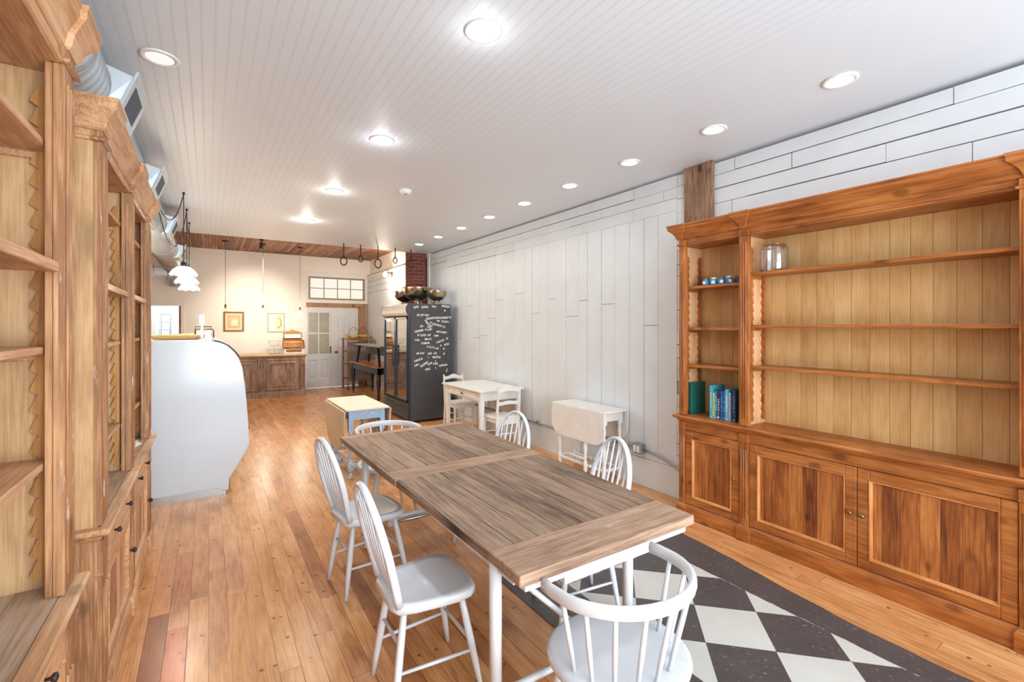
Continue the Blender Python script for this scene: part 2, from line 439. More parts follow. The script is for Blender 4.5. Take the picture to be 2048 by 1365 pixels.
# ------------------------------------------------------------------ mesh builder
class MB:
    def __init__(self):
        self.bm = bmesh.new()
    def box(self, x0, x1, y0, y1, z0, z1):
        v = [self.bm.verts.new((x, y, z)) for z in (z0, z1) for y in (y0, y1) for x in (x0, x1)]
        for f in ((0, 2, 3, 1), (4, 5, 7, 6), (0, 1, 5, 4), (2, 6, 7, 3), (0, 4, 6, 2), (1, 3, 7, 5)):
            self.bm.faces.new([v[i] for i in f])
        return self
    def loft(self, rings, smooth=False, cap=True, closed=True):
        rs = [[self.bm.verts.new(p) for p in r] for r in rings]
        n = len(rs[0])
        for a, b in zip(rs, rs[1:]):
            for i in range(n if closed else n - 1):
                j = (i + 1) % n
                try:
                    f = self.bm.faces.new((a[i], a[j], b[j], b[i]))
                    f.smooth = smooth
                except ValueError:
                    pass
        if cap and closed:
            self.bm.faces.new(rs[0][::-1])
            self.bm.faces.new(rs[-1])
        return self
    def prism(self, poly, axis, a, b):
        def P(u, v, w):
            return {'x': (w, u, v), 'y': (u, w, v), 'z': (u, v, w)}[axis]
        return self.loft([[P(u, v, a) for u, v in poly], [P(u, v, b) for u, v in poly]])
    def rings_rect(self, x0, x1, y0, y1, prof):
        """prof: list of (out, z); footprint grows by out to the front (y0) and both ends."""
        rr = []
        for o, z in prof:
            rr.append([(x0 - o, y0 - o, z), (x1 + o, y0 - o, z), (x1 + o, y1, z), (x0 - o, y1, z)])
        return self.loft(rr)
    def tube(self, pts, r, seg=10, smooth=True, flat=None, cap=True):
        """round (or elliptical with flat=(a,b,up)) tube along points; r number or list."""
        pts = [Vector(p) for p in pts]
        n = len(pts)
        rad = r if isinstance(r, (list, tuple)) else [r] * n
        t0 = (pts[1] - pts[0]).normalized()
        up = Vector((0, 0, 1)) if abs(t0.z) < 0.9 else Vector((1, 0, 0))
        nrm = (up - t0 * up.dot(t0)).normalized()
        rings = []
        for i, p in enumerate(pts):
            if i == 0: t = pts[1] - pts[0]
            elif i == n - 1: t = pts[-1] - pts[-2]
            else: t = (pts[i + 1] - pts[i]).normalized() + (pts[i] - pts[i - 1]).normalized()
            t.normalize()
            nrm = (nrm - t * nrm.dot(t))
            if nrm.length < 1e-6: nrm = t.orthogonal()
            nrm.normalize()
            bn = t.cross(nrm)
            if flat:
                A, B, upv = flat
                w = Vector(upv) - t * Vector(upv).dot(t)
                w.normalize()
                s = t.cross(w)
                rings.append([tuple(p + w * (A * math.cos(2 * PI * k / seg)) + s * (B * math.sin(2 * PI * k / seg))) for k in range(seg)])
            else:
                rings.append([tuple(p + (nrm * math.cos(2 * PI * k / seg) + bn * math.sin(2 * PI * k / seg)) * rad[i]) for k in range(seg)])
        return self.loft(rings, smooth, cap)
    def lathe(self, prof, cx=0, cy=0, seg=20, smooth=True, cap=True):
        rings = [[(cx + r * math.cos(2 * PI * k / seg), cy + r * math.sin(2 * PI * k / seg), z) for k in range(seg)] for r, z in prof]
        return self.loft(rings, smooth, cap)
    def xform(self, mat):
        self.bm.transform(mat)
        return self
    def build(self, name, mat, parent=None, bevel=0.0, seg=1):
        bmesh.ops.recalc_face_normals(self.bm, faces=self.bm.faces[:])
        me = bpy.data.meshes.new(name)
        self.bm.to_mesh(me)
        self.bm.free()
        me.materials.append(mat)
        o = bpy.data.objects.new(name, me)
        COL.objects.link(o)
        if parent is not None:
            o.parent = parent
        if bevel:
            m = o.modifiers.new('bevel', 'BEVEL')
            m.width = bevel; m.segments = seg
            m.limit_method = 'ANGLE'; m.angle_limit = math.radians(40)
        return o

def thing(name, label, cat, loc=(0, 0, 0), rz=0, group=None):
    o = bpy.data.objects.new(name, None)
    o.empty_display_size = 0.05
    COL.objects.link(o)
    o.location = loc
    o.rotation_euler = (0, 0, rz)
    o['label'] = label; o['category'] = cat
    if group: o['group'] = group
    return o

def tag(o, label, cat, group=None, kind=None):
    o['label'] = label; o['category'] = cat
    if group: o['group'] = group
    if kind: o['kind'] = kind
    return o

def struct(mb, name, mat, bevel=0):
    o = mb.build(name, mat, None, bevel)
    o['kind'] = 'structure'
    return o

def dup(root, loc, rz, label=None, group=None):
    r = root.copy(); COL.objects.link(r)
    r.location = loc; r.rotation_euler = (0, 0, rz)
    if label: r['label'] = label
    if group: r['group'] = group
    for ch in list(root.children):
        c = ch.copy(); COL.objects.link(c); c.parent = r
        for g in list(ch.children):
            d = g.copy(); COL.objects.link(d); d.parent = c
    return r

# ------------------------------------------------------------------ THE ROOM
def room():
    struct(MB().box(-3.4, 4.1, YB - 0.15, YF, -0.10, 0.0), 'floor', M['floor'])
    # painted slab with a wobbly worn right-hand edge, lying on the boards
    pts = [(1.54, YB + 0.02), (1.545, 1.0), (1.535, 2.0), (1.53, 2.52)]
    k = 46
    edge = []
    for i in range(k + 1):
        y = 2.52 - (2.52 - (YB + 0.02)) * i / k
        x = 2.872 + 0.20 * max(0.0, (y - 0.7) / 1.65) ** 1.25
        x += random.uniform(-0.006, 0.006) + 0.012 * math.sin(y * 4.1)
        edge.append((x, y))
    poly = pts + edge
    o = MB().prism(poly, 'z', 0.0, 0.004).build('painted_floor_panel', M['tile'])
    tag(o, 'black and white diamond checked painted floor panel beside the honey pine bookcase', 'painted floor')
    # ceilings
    struct(MB().box(XL - 0.12, XR + 0.25, YB, YS, ZC, ZC + 0.16), 'ceiling', M['ceiling'])
    struct(MB().box(-3.4, XR + 0.25, YS - 0.02, YF, ZB, ZB + 0.1), 'ceiling_1', M['brownceil'])
    struct(MB().box(-3.4, XR + 0.25, YS - 0.02, YS + 0.02, ZC + 0.1, ZB), 'trim_1', M['trim_white'])
    # left wall beside the shelves and its return where the room widens
    struct(MB().box(XL - 0.12, XL, YB, YS, 0, ZC + 0.1), 'wall_left', M['far_wall'])
    struct(MB().box(-3.4, XL - 0.12, YS - 0.14, YS - 0.02, 0, ZB), 'wall_left_return', M['far_wall'])
    struct(MB().box(-3.5, -3.4, YS - 0.1, YF, 0, ZB), 'wall_left_back', M['far_wall'])
    # shop front behind the camera: piers, sill and head around a wide opening
    m = MB()
    m.box(XL - 0.12, -0.55, YB - 0.12, YB, 0, ZC)
    m.box(3.6, XR + 0.25, YB - 0.12, YB, 0, ZC)
    m.box(-0.55, 3.6, YB - 0.12, YB, 0, 0.35)
    m.box(-0.55, 3.6, YB - 0.12, YB, 2.95, ZC)
    struct(m, 'wall_front', M['trim_white'])
    # far wall with the kitchen opening (x -1.9..-.52, z .95..2.06) and the transom
    m = MB()
    y0, y1 = YF, YF + 0.14
    m.box(-3.4, -1.9, y0, y1, 0, ZB)
    m.box(-1.9, -0.52, y0, y1, 0, 1.05)
    m.box(-1.9, -0.52, y0, y1, 2.06, ZB)
    m.box(-0.52, 2.11, y0, y1, 0, ZB)
    m.box(2.11, XR + 0.25, y0 + 0.05, y1, 0, ZB)
    m.box(2.11, XR + 0.25, y0, y0 + 0.05, 3.0, ZB)
    struct(m, 'wall_far', M['far_wall'])
    m = MB()
    m.box(-0.56, -0.52, YF + 0.005, YF + 0.13, 1.05, 2.06)
    struct(m, 'trim_2', M['doorbeam'])
    m = MB()
    m.box(-1.95, -0.45, YF - 0.02, YF, 2.06, 2.14)
    m.box(-0.52, -0.45, YF - 0.02, YF, 1.05, 2.06)
    m.box(-1.95, -0.40, YF - 0.04, YF + 0.02, 1.01, 1.05)
    struct(m, 'trim_3', M['far_wall'], 0.004)
    # kitchen beyond
    m = MB()
    struct(MB().box(-3.4, -3.3, YF + 0.14, 16.2, 0, 2.9), 'wall_kitchen_left', M['wall_white'])
    struct(MB().box(0.5, 0.6, YF + 0.14, 16.2, 0, 2.9), 'wall_kitchen_right', M['wall_white'])
    struct(MB().box(-3.4, 0.6, 16.2, 16.3, 0, 2.9), 'wall_kitchen_back', M['wall_white'])
    struct(MB().box(-3.4, 0.6, YF + 0.14, 16.3, 2.9, 3.0), 'ceiling_2', M['wall_white'])
    struct(MB().box(-3.4, 0.6, YF, 16.3, -0.1, 0.0), 'floor_1', M['wall_white'])

def board_wall():
    """white painted barn boards: a backing sheet and every board its own box, all one wall."""
    m = MB()
    rnd = random.Random(3)
    def boards(y0, y1, z0, z1, horizontal, w, lmin, lmax, xf):
        if horizontal:
            z = z1
            row = 0
            while z > z0 + 0.01:
                h = min(w * rnd.uniform(0.85, 1.1), z - z0)
                if z - h - z0 < 0.05: h = z - z0
                y = y0 - rnd.uniform(0, 1.0)
                while y < y1:
                    L = rnd.uniform(lmin, lmax)
                    a, b = max(y, y0), min(y + L, y1)
                    if b - a > 0.02:
                        g = rnd.choice((0.002, 0.005, 0.007, 0.009)); ge = rnd.choice((0.001, 0.002, 0.0035))
                        d = rnd.uniform(0, 0.004)
                        m.box(xf - d, xf + 0.018, a + ge, b - ge, z - h + g, z)
                    y += L
                z -= h
                row += 1
        else:
            y = y0
            while y < y1 - 0.01:
                ww = w * rnd.uniform(0.75, 1.25)
                if y1 - y - ww < 0.08: ww = y1 - y
                z = z0
                cuts = [z0]
                if rnd.random() < 0.45:
                    cuts.append(z0 + (z1 - z0) * rnd.uniform(0.3, 0.8))
                cuts.append(z1)
                g = rnd.choice((0.0015, 0.003, 0.005, 0.007))
                for a, b in zip(cuts, cuts[1:]):
                    d = rnd.uniform(0, 0.004)
                    m.box(xf - d, xf + 0.018, y + g, y + ww, a + 0.004, b - 0.0004)
                y += ww
    xf = XR
    boards(YB, 2.78, 0.28, 3.0, True, 0.115, 0.4, 1.5, xf)
    boards(2.78, 8.55, 2.675, 3.005, True, 0.11, 0.4, 1.5, xf)
    boards(2.78, 8.55, 0.28, 2.675, False, 0.205, 0, 0, xf)
    boards(8.96, YF, 2.5, 2.93, True, 0.14, 0.5, 1.2, xf)
    boards(8.96, YF, 0.28, 2.5, False, 0.26, 0, 0, xf)
    o = m.build('wall_right', M['wall_white'])
    o['kind'] = 'structure'
    struct(MB().box(XR + 0.018, XR + 0.20, YB, YF + 0.1, 0, 2.96), 'wall_right_backing', M['gap'])
    struct(MB().box(XR + 0.07, XR + 0.20, 8.64, YF + 0.1, 2.96, ZB), 'wall_right_upper', M['far_wall'])
    struct(MB().box(XR - 0.02, XR + 0.07, 8.96, YF, 2.93, 2.96), 'trim_4', M['far_wall'])
    struct(MB().box(XR - 0.012, XR + 0.018, YB, YF, 0, 0.28), 'baseboard_right', M['wall_white'], 0.003)
    # brick pier and its white corner strip
    struct(MB().box(3.305, 3.60, 8.64, 8.96, 0, ZB), 'trim_5', M['brick'])
    struct(MB().box(XR - 0.02, XR + 0.07, 8.54, 8.64, 0, ZC), 'trim_6', M['trim_white'])
    # old timber post standing in the board wall
    struct(MB().box(XR - 0.035, XR + 0.01, 2.40, 2.685, 0.0, ZC), 'trim_7', M['post'], 0.004)
    struct(MB().box(XR - 0.03, XR + 0.12, 9.35, 9.58, 2.9, ZB), 'trim_8', M['dark_post'])

room()
board_wall()

# ------------------------------------------------------------------ cabinets
def sawtooth(m, x, xdir, y0, y1, z0, z1, step=0.062):
    """a notched shelf rack standing on a side panel; thin plate in x, teeth towards y0."""
    z = z0
    back = y0 < 0.06      # the front racks point their teeth to the back
    s, e = (y1, y0) if back else (y0, y1)
    k = -1 if back else 1
    pts = [(e, z0)]
    while z < z1 - step:
        pts += [(s + k * 0.020, z), (s, z + step * 0.25), (s + k * 0.016, z + step * 0.98)]
        z += step
    pts.append((e, z))
    m.prism(pts, 'x', x, x + xdir * 0.018)

def pilaster(m, x0, x1, y, z0, z1, out=0.014):
    x0 -= 0.0012; x1 += 0.0012
    m.box(x0, x1, y - out, y + 0.012, z0, z1)
    w = x1 - x0
    n = 3 if w > 0.05 else 2
    for i in range(n):
        c = x0 + w * (i + 1) / (n + 1)
        m.tube([(c, y - out, z0 + 0.05), (c, y - out, z1 - 0.05)], 0.0065, 6)

def make_door(root, x0, x1, z0, z1, mat_f, mat_p, knob_side, knob_mat, mv, big=0.014):
    """framed door with a moulded recess and plank panel; local y=0 is the face plane"""
    fw = 0.062
    m = MB()
    m.box(x0, x0 + fw, -0.008, 0.018, z0, z1)
    m.box(x1 - fw, x1, -0.008, 0.018, z0, z1)
    m.box(x0 + fw, x1 - fw, -0.0075, 0.018, z1 - fw, z1)
    m.box(x0 + fw, x1 - fw, -0.0075, 0.018, z0, z0 + fw)
    d = m.build('door', mat_f, root, 0.003)
    m = MB()
    a0, a1, b0, b1 = x0 + fw, x1 - fw, z0 + fw, z1 - fw
    t = 0.014
    out = [(a0, b0), (a1, b0), (a1, b1), (a0, b1)]
    def ring(k, y):
        return [(a0 + k, y, b0 + k), (a1 - k, y, b0 + k), (a1 - k, y, b1 - k), (a0 + k, y, b1 - k)]
    m.loft([ring(0, 0.006), ring(0, -0.013), ring(t * 0.5, -0.011), ring(t, 0.006)], cap=False)
    m.build('door_moulding', mv, d)
    m = MB().box(a0 - 0.002, a1 + 0.002, 0.005, 0.014, b0 - 0.002, b1 + 0.002)
    m.build('door_panel', mat_p, d)
    kx = x0 + fw * 0.5 if knob_side < 0 else x1 - fw * 0.5
    kz = (z0 + z1) / 2 + 0.02
    m = MB().lathe([(0.004, 0), (0.005, 0.012), (big, 0.018), (big * 1.05, 0.026), (big * 0.6, 0.032), (0.001, 0.033)], 0, 0, 12)
    m.xform(Matrix.Translation((kx, -0.008, kz)) @ Matrix.Rotation(PI / 2, 4, 'X'))
    m.build('knob', knob_mat, d)
    return d

def cabinet(name, label, loc, rz, W, D, pil, bays, Z, mats, shelves, drawers=False, back_w=0.105, ov=1.0):
    """Z: dict plinth, door_top, frieze_top, counter, head, crown. shelves: per bay list of z"""
    root = thing(name, label, 'bookcase', loc, rz)
    mv, mh, mp, mback, mside, mct, mrack, mk = mats
    y1 = D
    # base
    m = MB()
    m.rings_rect(0, W, 0, y1, [(0.016, 0.0), (0.016, Z['plinth'] - 0.03), (0.010, Z['plinth'] - 0.012), (0.0, Z['plinth'])])
    for a, b in pil:
        m.rings_rect(a - 0.002, b + 0.002, -0.014, 0.02, [(0.016, 0.0), (0.016, Z['plinth'] - 0.03), (0.008, Z['plinth'] - 0.012), (0.0, Z['plinth'])])
    m.build('plinth', mh, root, 0.002)
    ct = Z['counter'] - 0.055
    m = MB()
    m.box(0, 0.02, 0.0025, y1, Z['plinth'], ct)
    m.box(W - 0.02, W, 0.0025, y1, Z['plinth'], ct)
    m.box(0, W, y1 - 0.012, y1, Z['plinth'], ct)
    m.box(0.02, W - 0.02, 0.03, y1 - 0.012, Z['plinth'], Z['plinth'] + 0.015)
    m.build('base_carcass', mv, root)
    m = MB().box(0.001, W - 0.001, 0.0, 0.02, Z['door_top'], ct)
    if drawers:
        pass
    m.build('frieze_rail', mh, root)
    for a, b in pil:
        m = MB()
        pilaster(m, a, b, 0.0, Z['plinth'], Z['door_top'])
        m.rings_rect(a - 0.0024, b + 0.0024, -0.016, 0.012, [(0.0, Z['door_top']), (0.003, Z['door_top'] + 0.008), (0.0, Z['door_top'] + 0.016), (0.0, ct)])
        m.build('lower_pilaster', mv, root, 0.001)
    for (a, b, nd) in bays:
        g = 0.004
        top = Z['door_top'] - g
        w = (b - a - g * (nd + 1)) / nd
        for i in range(nd):
            x0 = a + g + i * (w + g)
            side = 1 if (nd == 1 or i == 0) else -1
            make_door(root, x0, x0 + w, Z['plinth'] + g, top, mh, mp, side, mk, M['rc_edge'] if mk is M['brass'] else mh)
        if drawers:
            dz0, dz1 = Z['door_top'] + 0.018, ct - 0.012
            m = MB().box(a + 0.012, b - 0.012, -0.012, 0.01, dz0, dz1)
            d = m.build('drawer', mh, root, 0.003)
            for kx in ([(a + b) / 2] if b - a < 0.5 else [a + (b - a) * 0.25, a + (b - a) * 0.75]):
                m = MB().lathe([(0.004, 0), (0.005, 0.01), (0.012, 0.016), (0.012, 0.024), (0.001, 0.028)], 0, 0, 10)
                m.xform(Matrix.Translation((kx, -0.012, (dz0 + dz1) / 2)) @ Matrix.Rotation(PI / 2, 4, 'X'))
                m.build('knob', mk, d)
    # counter with moulded edge, breaking forward over the pilasters
    c0, c1 = ct, Z['counter']
    prof = [(0.004, c0), (0.012, c0 + 0.008), (0.020, c0 + 0.022), (0.040, c0 + 0.030), (0.046, c0 + 0.038), (0.046, c1 - 0.008), (0.040, c1)]
    m = MB().rings_rect(0, W, 0, y1, prof)
    m.build('counter_moulding', mh, root)
    m = MB().box(0.0, W, 0.0, y1, c1, c1 + 0.004)
    m.build('counter_top', mct, root)
    # upper
    u0, u1 = c1 + 0.004, Z['head']
    yf = 0.012
    MB().box(0, 0.022, yf, y1 - 0.01, u0, u1).build('side_panel', mside, root)
    MB().box(W - 0.022, W, yf, y1 - 0.01, u0, u1).build('side_panel', mside, root)
    for (a, b) in pil[1:-1]:
        m = MB().box((a + b) / 2 - 0.011, (a + b) / 2 + 0.011, yf + 0.03, y1 - 0.02, u0, u1)
        m.build('divider_panel', mside, root)
    # back boards with real v gaps
    m = MB()
    x = 0.0
    while x < W - 1e-4:
        xe = min(x + back_w, W)
        m.box(x + 0.0008, xe - 0.0012, y1 - 0.018, y1 - 0.006, u0, u1)
        x = xe
    m.box(0, W, y1 - 0.006, y1, u0, u1)
    m.build('back_panel', mback, root)
    for (a, b) in pil:
        m = MB()
        pilaster(m, a, b, 0.0, u0, u1)
        m.box(a + 0.0015, b - 0.0015, 0.013, 0.03, u0, u1)
        m.build('upper_pilaster', mv, root, 0.0015)
    for bi, (a, b, nd) in enumerate(bays):
        inner0 = 0.022 if bi == 0 else (pil[bi][0] + pil[bi][1]) / 2 + 0.011
        inner1 = W - 0.022 if bi == len(bays) - 1 else (pil[bi + 1][0] + pil[bi + 1][1]) / 2 - 0.011
        for yy in (y1 - 0.075, 0.040):
            for xx, dd in ((inner0, 1), (inner1, -1)):
                m = MB()
                sawtooth(m, xx, dd, yy, yy + 0.038, u0 + 0.03, u1 - 0.03)
                m.build('notched_rack', mrack, root)
        for z, front in shelves[bi]:
            if front:
                s = MB().box(a - 0.01, b + 0.01, -0.002, y1 - 0.02, z - 0.03, z)
            else:
                s = MB().box(inner0 + 0.019, inner1 - 0.019, 0.034, y1 - 0.02, z - 0.022, z)
                s.box(inner0 + 0.002, inner0 + 0.0135, 0.045, y1 - 0.02, z - 0.045, z - 0.0225)
                s.box(inner1 - 0.0135, inner1 - 0.002, 0.045, y1 - 0.02, z - 0.045, z - 0.0225)
            s.build('shelf', mh, root, 0.003)
    # head
    h0, h1 = u1, Z['crown'] - 0.12
    m = MB()
    m.rings_rect(0, W, 0.0, y1, [(0.0, h0), (0.008, h0 + 0.004), (0.010, h0 + 0.014), (0.0, h0 + 0.02), (0.0, h1)])
    m.build('head_rail', mh, root)
    for a, b in pil:
        m = MB().rings_rect(a - 0.002, b + 0.002, -0.016, 0.02, [(0.0, h0), (0.010, h0 + 0.004), (0.012, h0 + 0.014), (0.0, h0 + 0.02), (0.0, h1)])
        m.build('capital_block', mv, root, 0.001)
    prof = [(0.004, h1), (0.014, h1 + 0.008), (0.018, h1 + 0.022), (0.026, h1 + 0.042), (0.044, h1 + 0.064), (0.060, h1 + 0.078), (0.066, h1 + 0.086),
            (0.066, h1 + 0.104), (0.072, h1 + 0.110), (0.072, Z['crown'])]
    prof = [(o * ov, z) for o, z in prof]
    m = MB().rings_rect(0, W, 0, y1, prof)
    m.build('cornice', mh, root)
    for a, b in pil:
        ia = 0.0 if a <= 0.001 else 0.032 * ov
        ib = 0.0 if b >= W - 0.001 else 0.032 * ov
        m = MB().rings_rect(a - 0.002 + ia, b + 0.002 - ib, -0.016, y1 - 0.05, prof[:-1] + [(0.072 * ov, Z['crown'] + 0.001)])
        m.build('cornice_break', mh, root)
    return root

RCM = (M['rc_v'], M['rc_h'], M['rc_panel'], M['rc_back'], M['rc_side'], M['rc_h'], M['rc_v'], M['brass'])
RC_X, RC_Y = 3.345, 2.52
RZ = dict(plinth=0.12, door_top=0.735, counter=0.855, head=2.272, crown=2.445)
s_side = [(1.935, False), (1.59, False), (1.28, False)]
s_main = [(2.00, False), (1.61, False), (1.305, False)]
cabinet('bookcase', 'large honey pine bookcase with open shelves over panelled doors against the white board wall', (RC_X, RC_Y, 0), -PI / 2,
        2.57, 0.275, [(0, 0.055), (0.53, 0.60), (1.97, 2.04), (2.515, 2.57)], [(0.055, 0.53, 1), (0.60, 1.97, 2), (2.04, 2.515, 1)], RZ, RCM, [s_side, s_main, s_side])

LCM = (M['lc_v'], M['lc_h'], M['lc_panel'], M['lc_back'], M['lc_inside'], M['lc_counter'], M['lc_rack'], M['blackmetal'])
LZ = dict(plinth=0.11, door_top=0.60, counter=0.80, head=2.375, crown=2.55)
LZ2 = dict(plinth=0.11, door_top=0.60, counter=0.80, head=2.335, crown=2.50)
sl = [(2.15, False), (1.79, True), (1.54, False), (1.20, False)]
sl2 = [(2.17, False), (1.79, True), (1.52, False), (1.07, False)]
cabinet('bookcase', 'bleached pine bookcase at the left edge of the photo, nearest the viewer, grey worn counter', (-0.37, 0.13, 0), PI / 2,
        1.86, 0.44, [(0, 0.12), (0.855, 0.975), (1.745, 1.86)], [(0.12, 0.855, 1), (0.975, 1.745, 1)], LZ, LCM, [sl, sl], True, 0.3, 0.8)
cabinet('bookcase', 'bleached pine bookcase between the nearest bleached bookcase and the white display case', (-0.37, 2.45, 0), PI / 2,
        1.87, 0.44, [(0, 0.12), (0.85, 0.96), (1.72, 1.87)], [(0.12, 0.85, 1), (0.96, 1.72, 1)], LZ2, LCM, [sl2, sl2], True, 0.3, 0.8)

# ------------------------------------------------------------------ windsor chairs (local front = +x)
def bow_back_chair(label, loc, rz, group=None):
    root = thing('windsor_chair', label, 'chair', loc, rz, group)
    wm = M['white_chair']
    # saddle seat
    out = []
    for x, y in ((-0.185, 0.105), (-0.165, 0.150), (-0.10, 0.172), (0.0, 0.186), (0.09, 0.194), (0.145, 0.188), (0.180, 0.160), (0.196, 0.10), (0.200, 0.0)):
        out.append((x, y))
    ol = out + [(x, -y) for x, y in out[::-1][1:]]
    rings = []
    for k, z, e in ((0.93, 0.410, 0), (1.0, 0.422, 0), (1.0, 0.446, 0), (0.965, 0.455, 0), (0.80, 0.450, 1), (0.4, 0.443, 1), (0.05, 0.442, 1)):
        rings.append([(x * k, y * k, z + (0.006 if (e and x > 0) else 0) * (1 - k)) for x, y in ol])
    MB().loft(rings, True).build('seat', wm, root)
    # hoop
    def hx(z): return -0.158 - (z - 0.45) * 0.25
    ry, rzz, z0 = 0.185, 0.265, 0.665
    pts = []
    for k in range(4):
        z = 0.448 + (z0 - 0.448) * k / 4
        pts.append((hx(z), 0.145 + (ry - 0.145) * (k / 4) ** 0.8, z))
    for k in range(17):
        a = PI * k / 16
        z = z0 + rzz * math.sin(a)
        pts.append((hx(z), ry * math.cos(a), z))
    for k in range(3, -1, -1):
        z = 0.448 + (z0 - 0.448) * k / 4
        pts.append((hx(z), -(0.145 + (ry - 0.145) * (k / 4) ** 0.8), z))
    MB().tube(pts, 0.013, 10, flat=(0.017, 0.011, (1, 0, 0.25))).build('hoop', wm, root)
    for i in range(6):
        y = -0.105 + 0.21 * i / 5
        yt = y * 1.32
        zt = z0 + rzz * math.sqrt(1 - (yt / ry) ** 2) - 0.006
        MB().tube([(-0.150, y, 0.447), ((hx(0.6) - 0.002), y * 1.1, 0.60), (hx(zt), yt, zt)], [0.0065, 0.0075, 0.0055], 8).build('spindle', wm, root)
    tops = [(-0.125, 0.105), (-0.125, -0.105), (0.125, 0.125), (0.125, -0.125)]
    feet = [(-0.185, 0.150), (-0.185, -0.150), (0.200, 0.178), (0.200, -0.178)]
    P = []
    for (tx, ty), (fx, fy) in zip(tops, feet):
        a, b = Vector((tx, ty, 0.415)), Vector((fx, fy, 0.0))
        q = [a.lerp(b, t) for t in (0, 0.25, 0.5, 0.75, 1)]
        MB().tube(q, [0.0135, 0.016, 0.017, 0.0145, 0.011], 12).build('leg', wm, root)
        P.append((a, b))
    def on(i, z):
        a, b = P[i]
        return a.lerp(b, (0.415 - z) / 0.415)
    for i, j, zi in ((0, 1, 0.265), (2, 3, 0.20), (0, 2, 0.165), (1, 3, 0.165)):
        a, b = on(i, zi), on(j, zi)
        MB().tube([a, a.lerp(b, 0.5), b], [0.0065, 0.0085, 0.0065], 8).build('stretcher', wm, root)
    return root

def round_chair(label, loc, rz):
    root = thing('curved_rail_chair', label, 'chair', loc, rz)
    wm = M['white_chair']
    n = 40
    ol = []
    for k in range(n):
        a = 2 * PI * k / n
        c, s = math.cos(a), math.sin(a)
        ol.append((0.235 * math.copysign(abs(c) ** 0.88, c), 0.250 * math.copysign(abs(s) ** 0.88, s)))
    rings = []
    for k, z in ((0.90, 0.412), (0.985, 0.420), (1.0, 0.434), (0.985, 0.446), (0.93, 0.450), (0.6, 0.440), (0.1, 0.438)):
        rings.append([(x * k, y * k, z) for x, y in ol])
    MB().loft(rings, True).build('seat', wm, root)
    pts = []
    R = 0.262
    zr = 0.715
    pts.append((0.085, R * 1.0, zr - 0.004)); pts.append((0.04, R * 1.01, zr - 0.002))
    for k in range(21):
        a = PI / 2 + PI * k / 20
        pts.append((R * 0.93 * math.cos(a), R * math.sin(a), zr + 0.012 * abs(math.cos(a))))
    pts.append((0.04, -R * 1.01, zr - 0.002)); pts.append((0.085, -R * 1.0, zr - 0.004))
    MB().tube(pts, 0.02, 14, flat=(0.024, 0.0145, (0, 0, 1))).build('back_rail', wm, root)
    for k in range(9):
        a = PI / 2 + 0.06 + (PI - 0.12) * k / 8
        c, s = math.cos(a), math.sin(a)
        lo = (0.185 * c * 0.98 + 0.005, 0.200 * s, 0.440)
        hi = (R * 0.925 * c, R * 0.995 * s, zr + 0.004)
        lo, hi = Vector(lo), Vector(hi)
        MB().tube([lo, lo.lerp(hi, 0.5), hi], [0.0075, 0.0095, 0.0075], 9).build('spindle', wm, root)
    P = []
    for tx, ty, fx, fy in ((0.13, 0.13, 0.19, 0.195), (0.13, -0.13, 0.19, -0.195), (-0.13, 0.12, -0.20, 0.185), (-0.13, -0.12, -0.20, -0.185)):
        a, b = Vector((tx, ty, 0.422)), Vector((fx, fy, 0))
        MB().tube([a, a.lerp(b, 0.4), b], [0.019, 0.021, 0.013], 12).build('leg', wm, root)
        P.append((a, b))
    for i, j, z in ((0, 2, 0.17), (1, 3, 0.17)):
        a, b = P[i][0].lerp(P[i][1], 1 - z / 0.42), P[j][0].lerp(P[j][1], 1 - z / 0.42)
        MB().tube([a, b], 0.009, 8).build('stretcher', wm, root)
    return root

bow_back_chair('white spindle chair facing the honey pine bookcase, the nearest one on its table side', (0.815, 1.985, 0), math.radians(-1))
_src = [o for o in bpy.data.objects if o.name.startswith('windsor_chair')][0]
dup(_src, (0.835, 2.965, 0), math.radians(7), 'white spindle chair beside the caster leg, behind the nearest spindle chair')
dup(_src, (1.775, 2.035, 0), math.radians(168), 'white spindle chair whose hoop stands in front of the white drop leaf table')
dup(_src, (1.745, 2.975, 0), math.radians(190), 'white spindle chair whose hoop shows just below the small cream table')
round_chair('white chair with low curved back rail at the near table end on the checked floor', (1.225, 1.185, 0), math.radians(88))
round_chair('white low curved back chair at the far table end by the blue drop leaf table', (1.285, 3.90, 0), math.radians(-92))

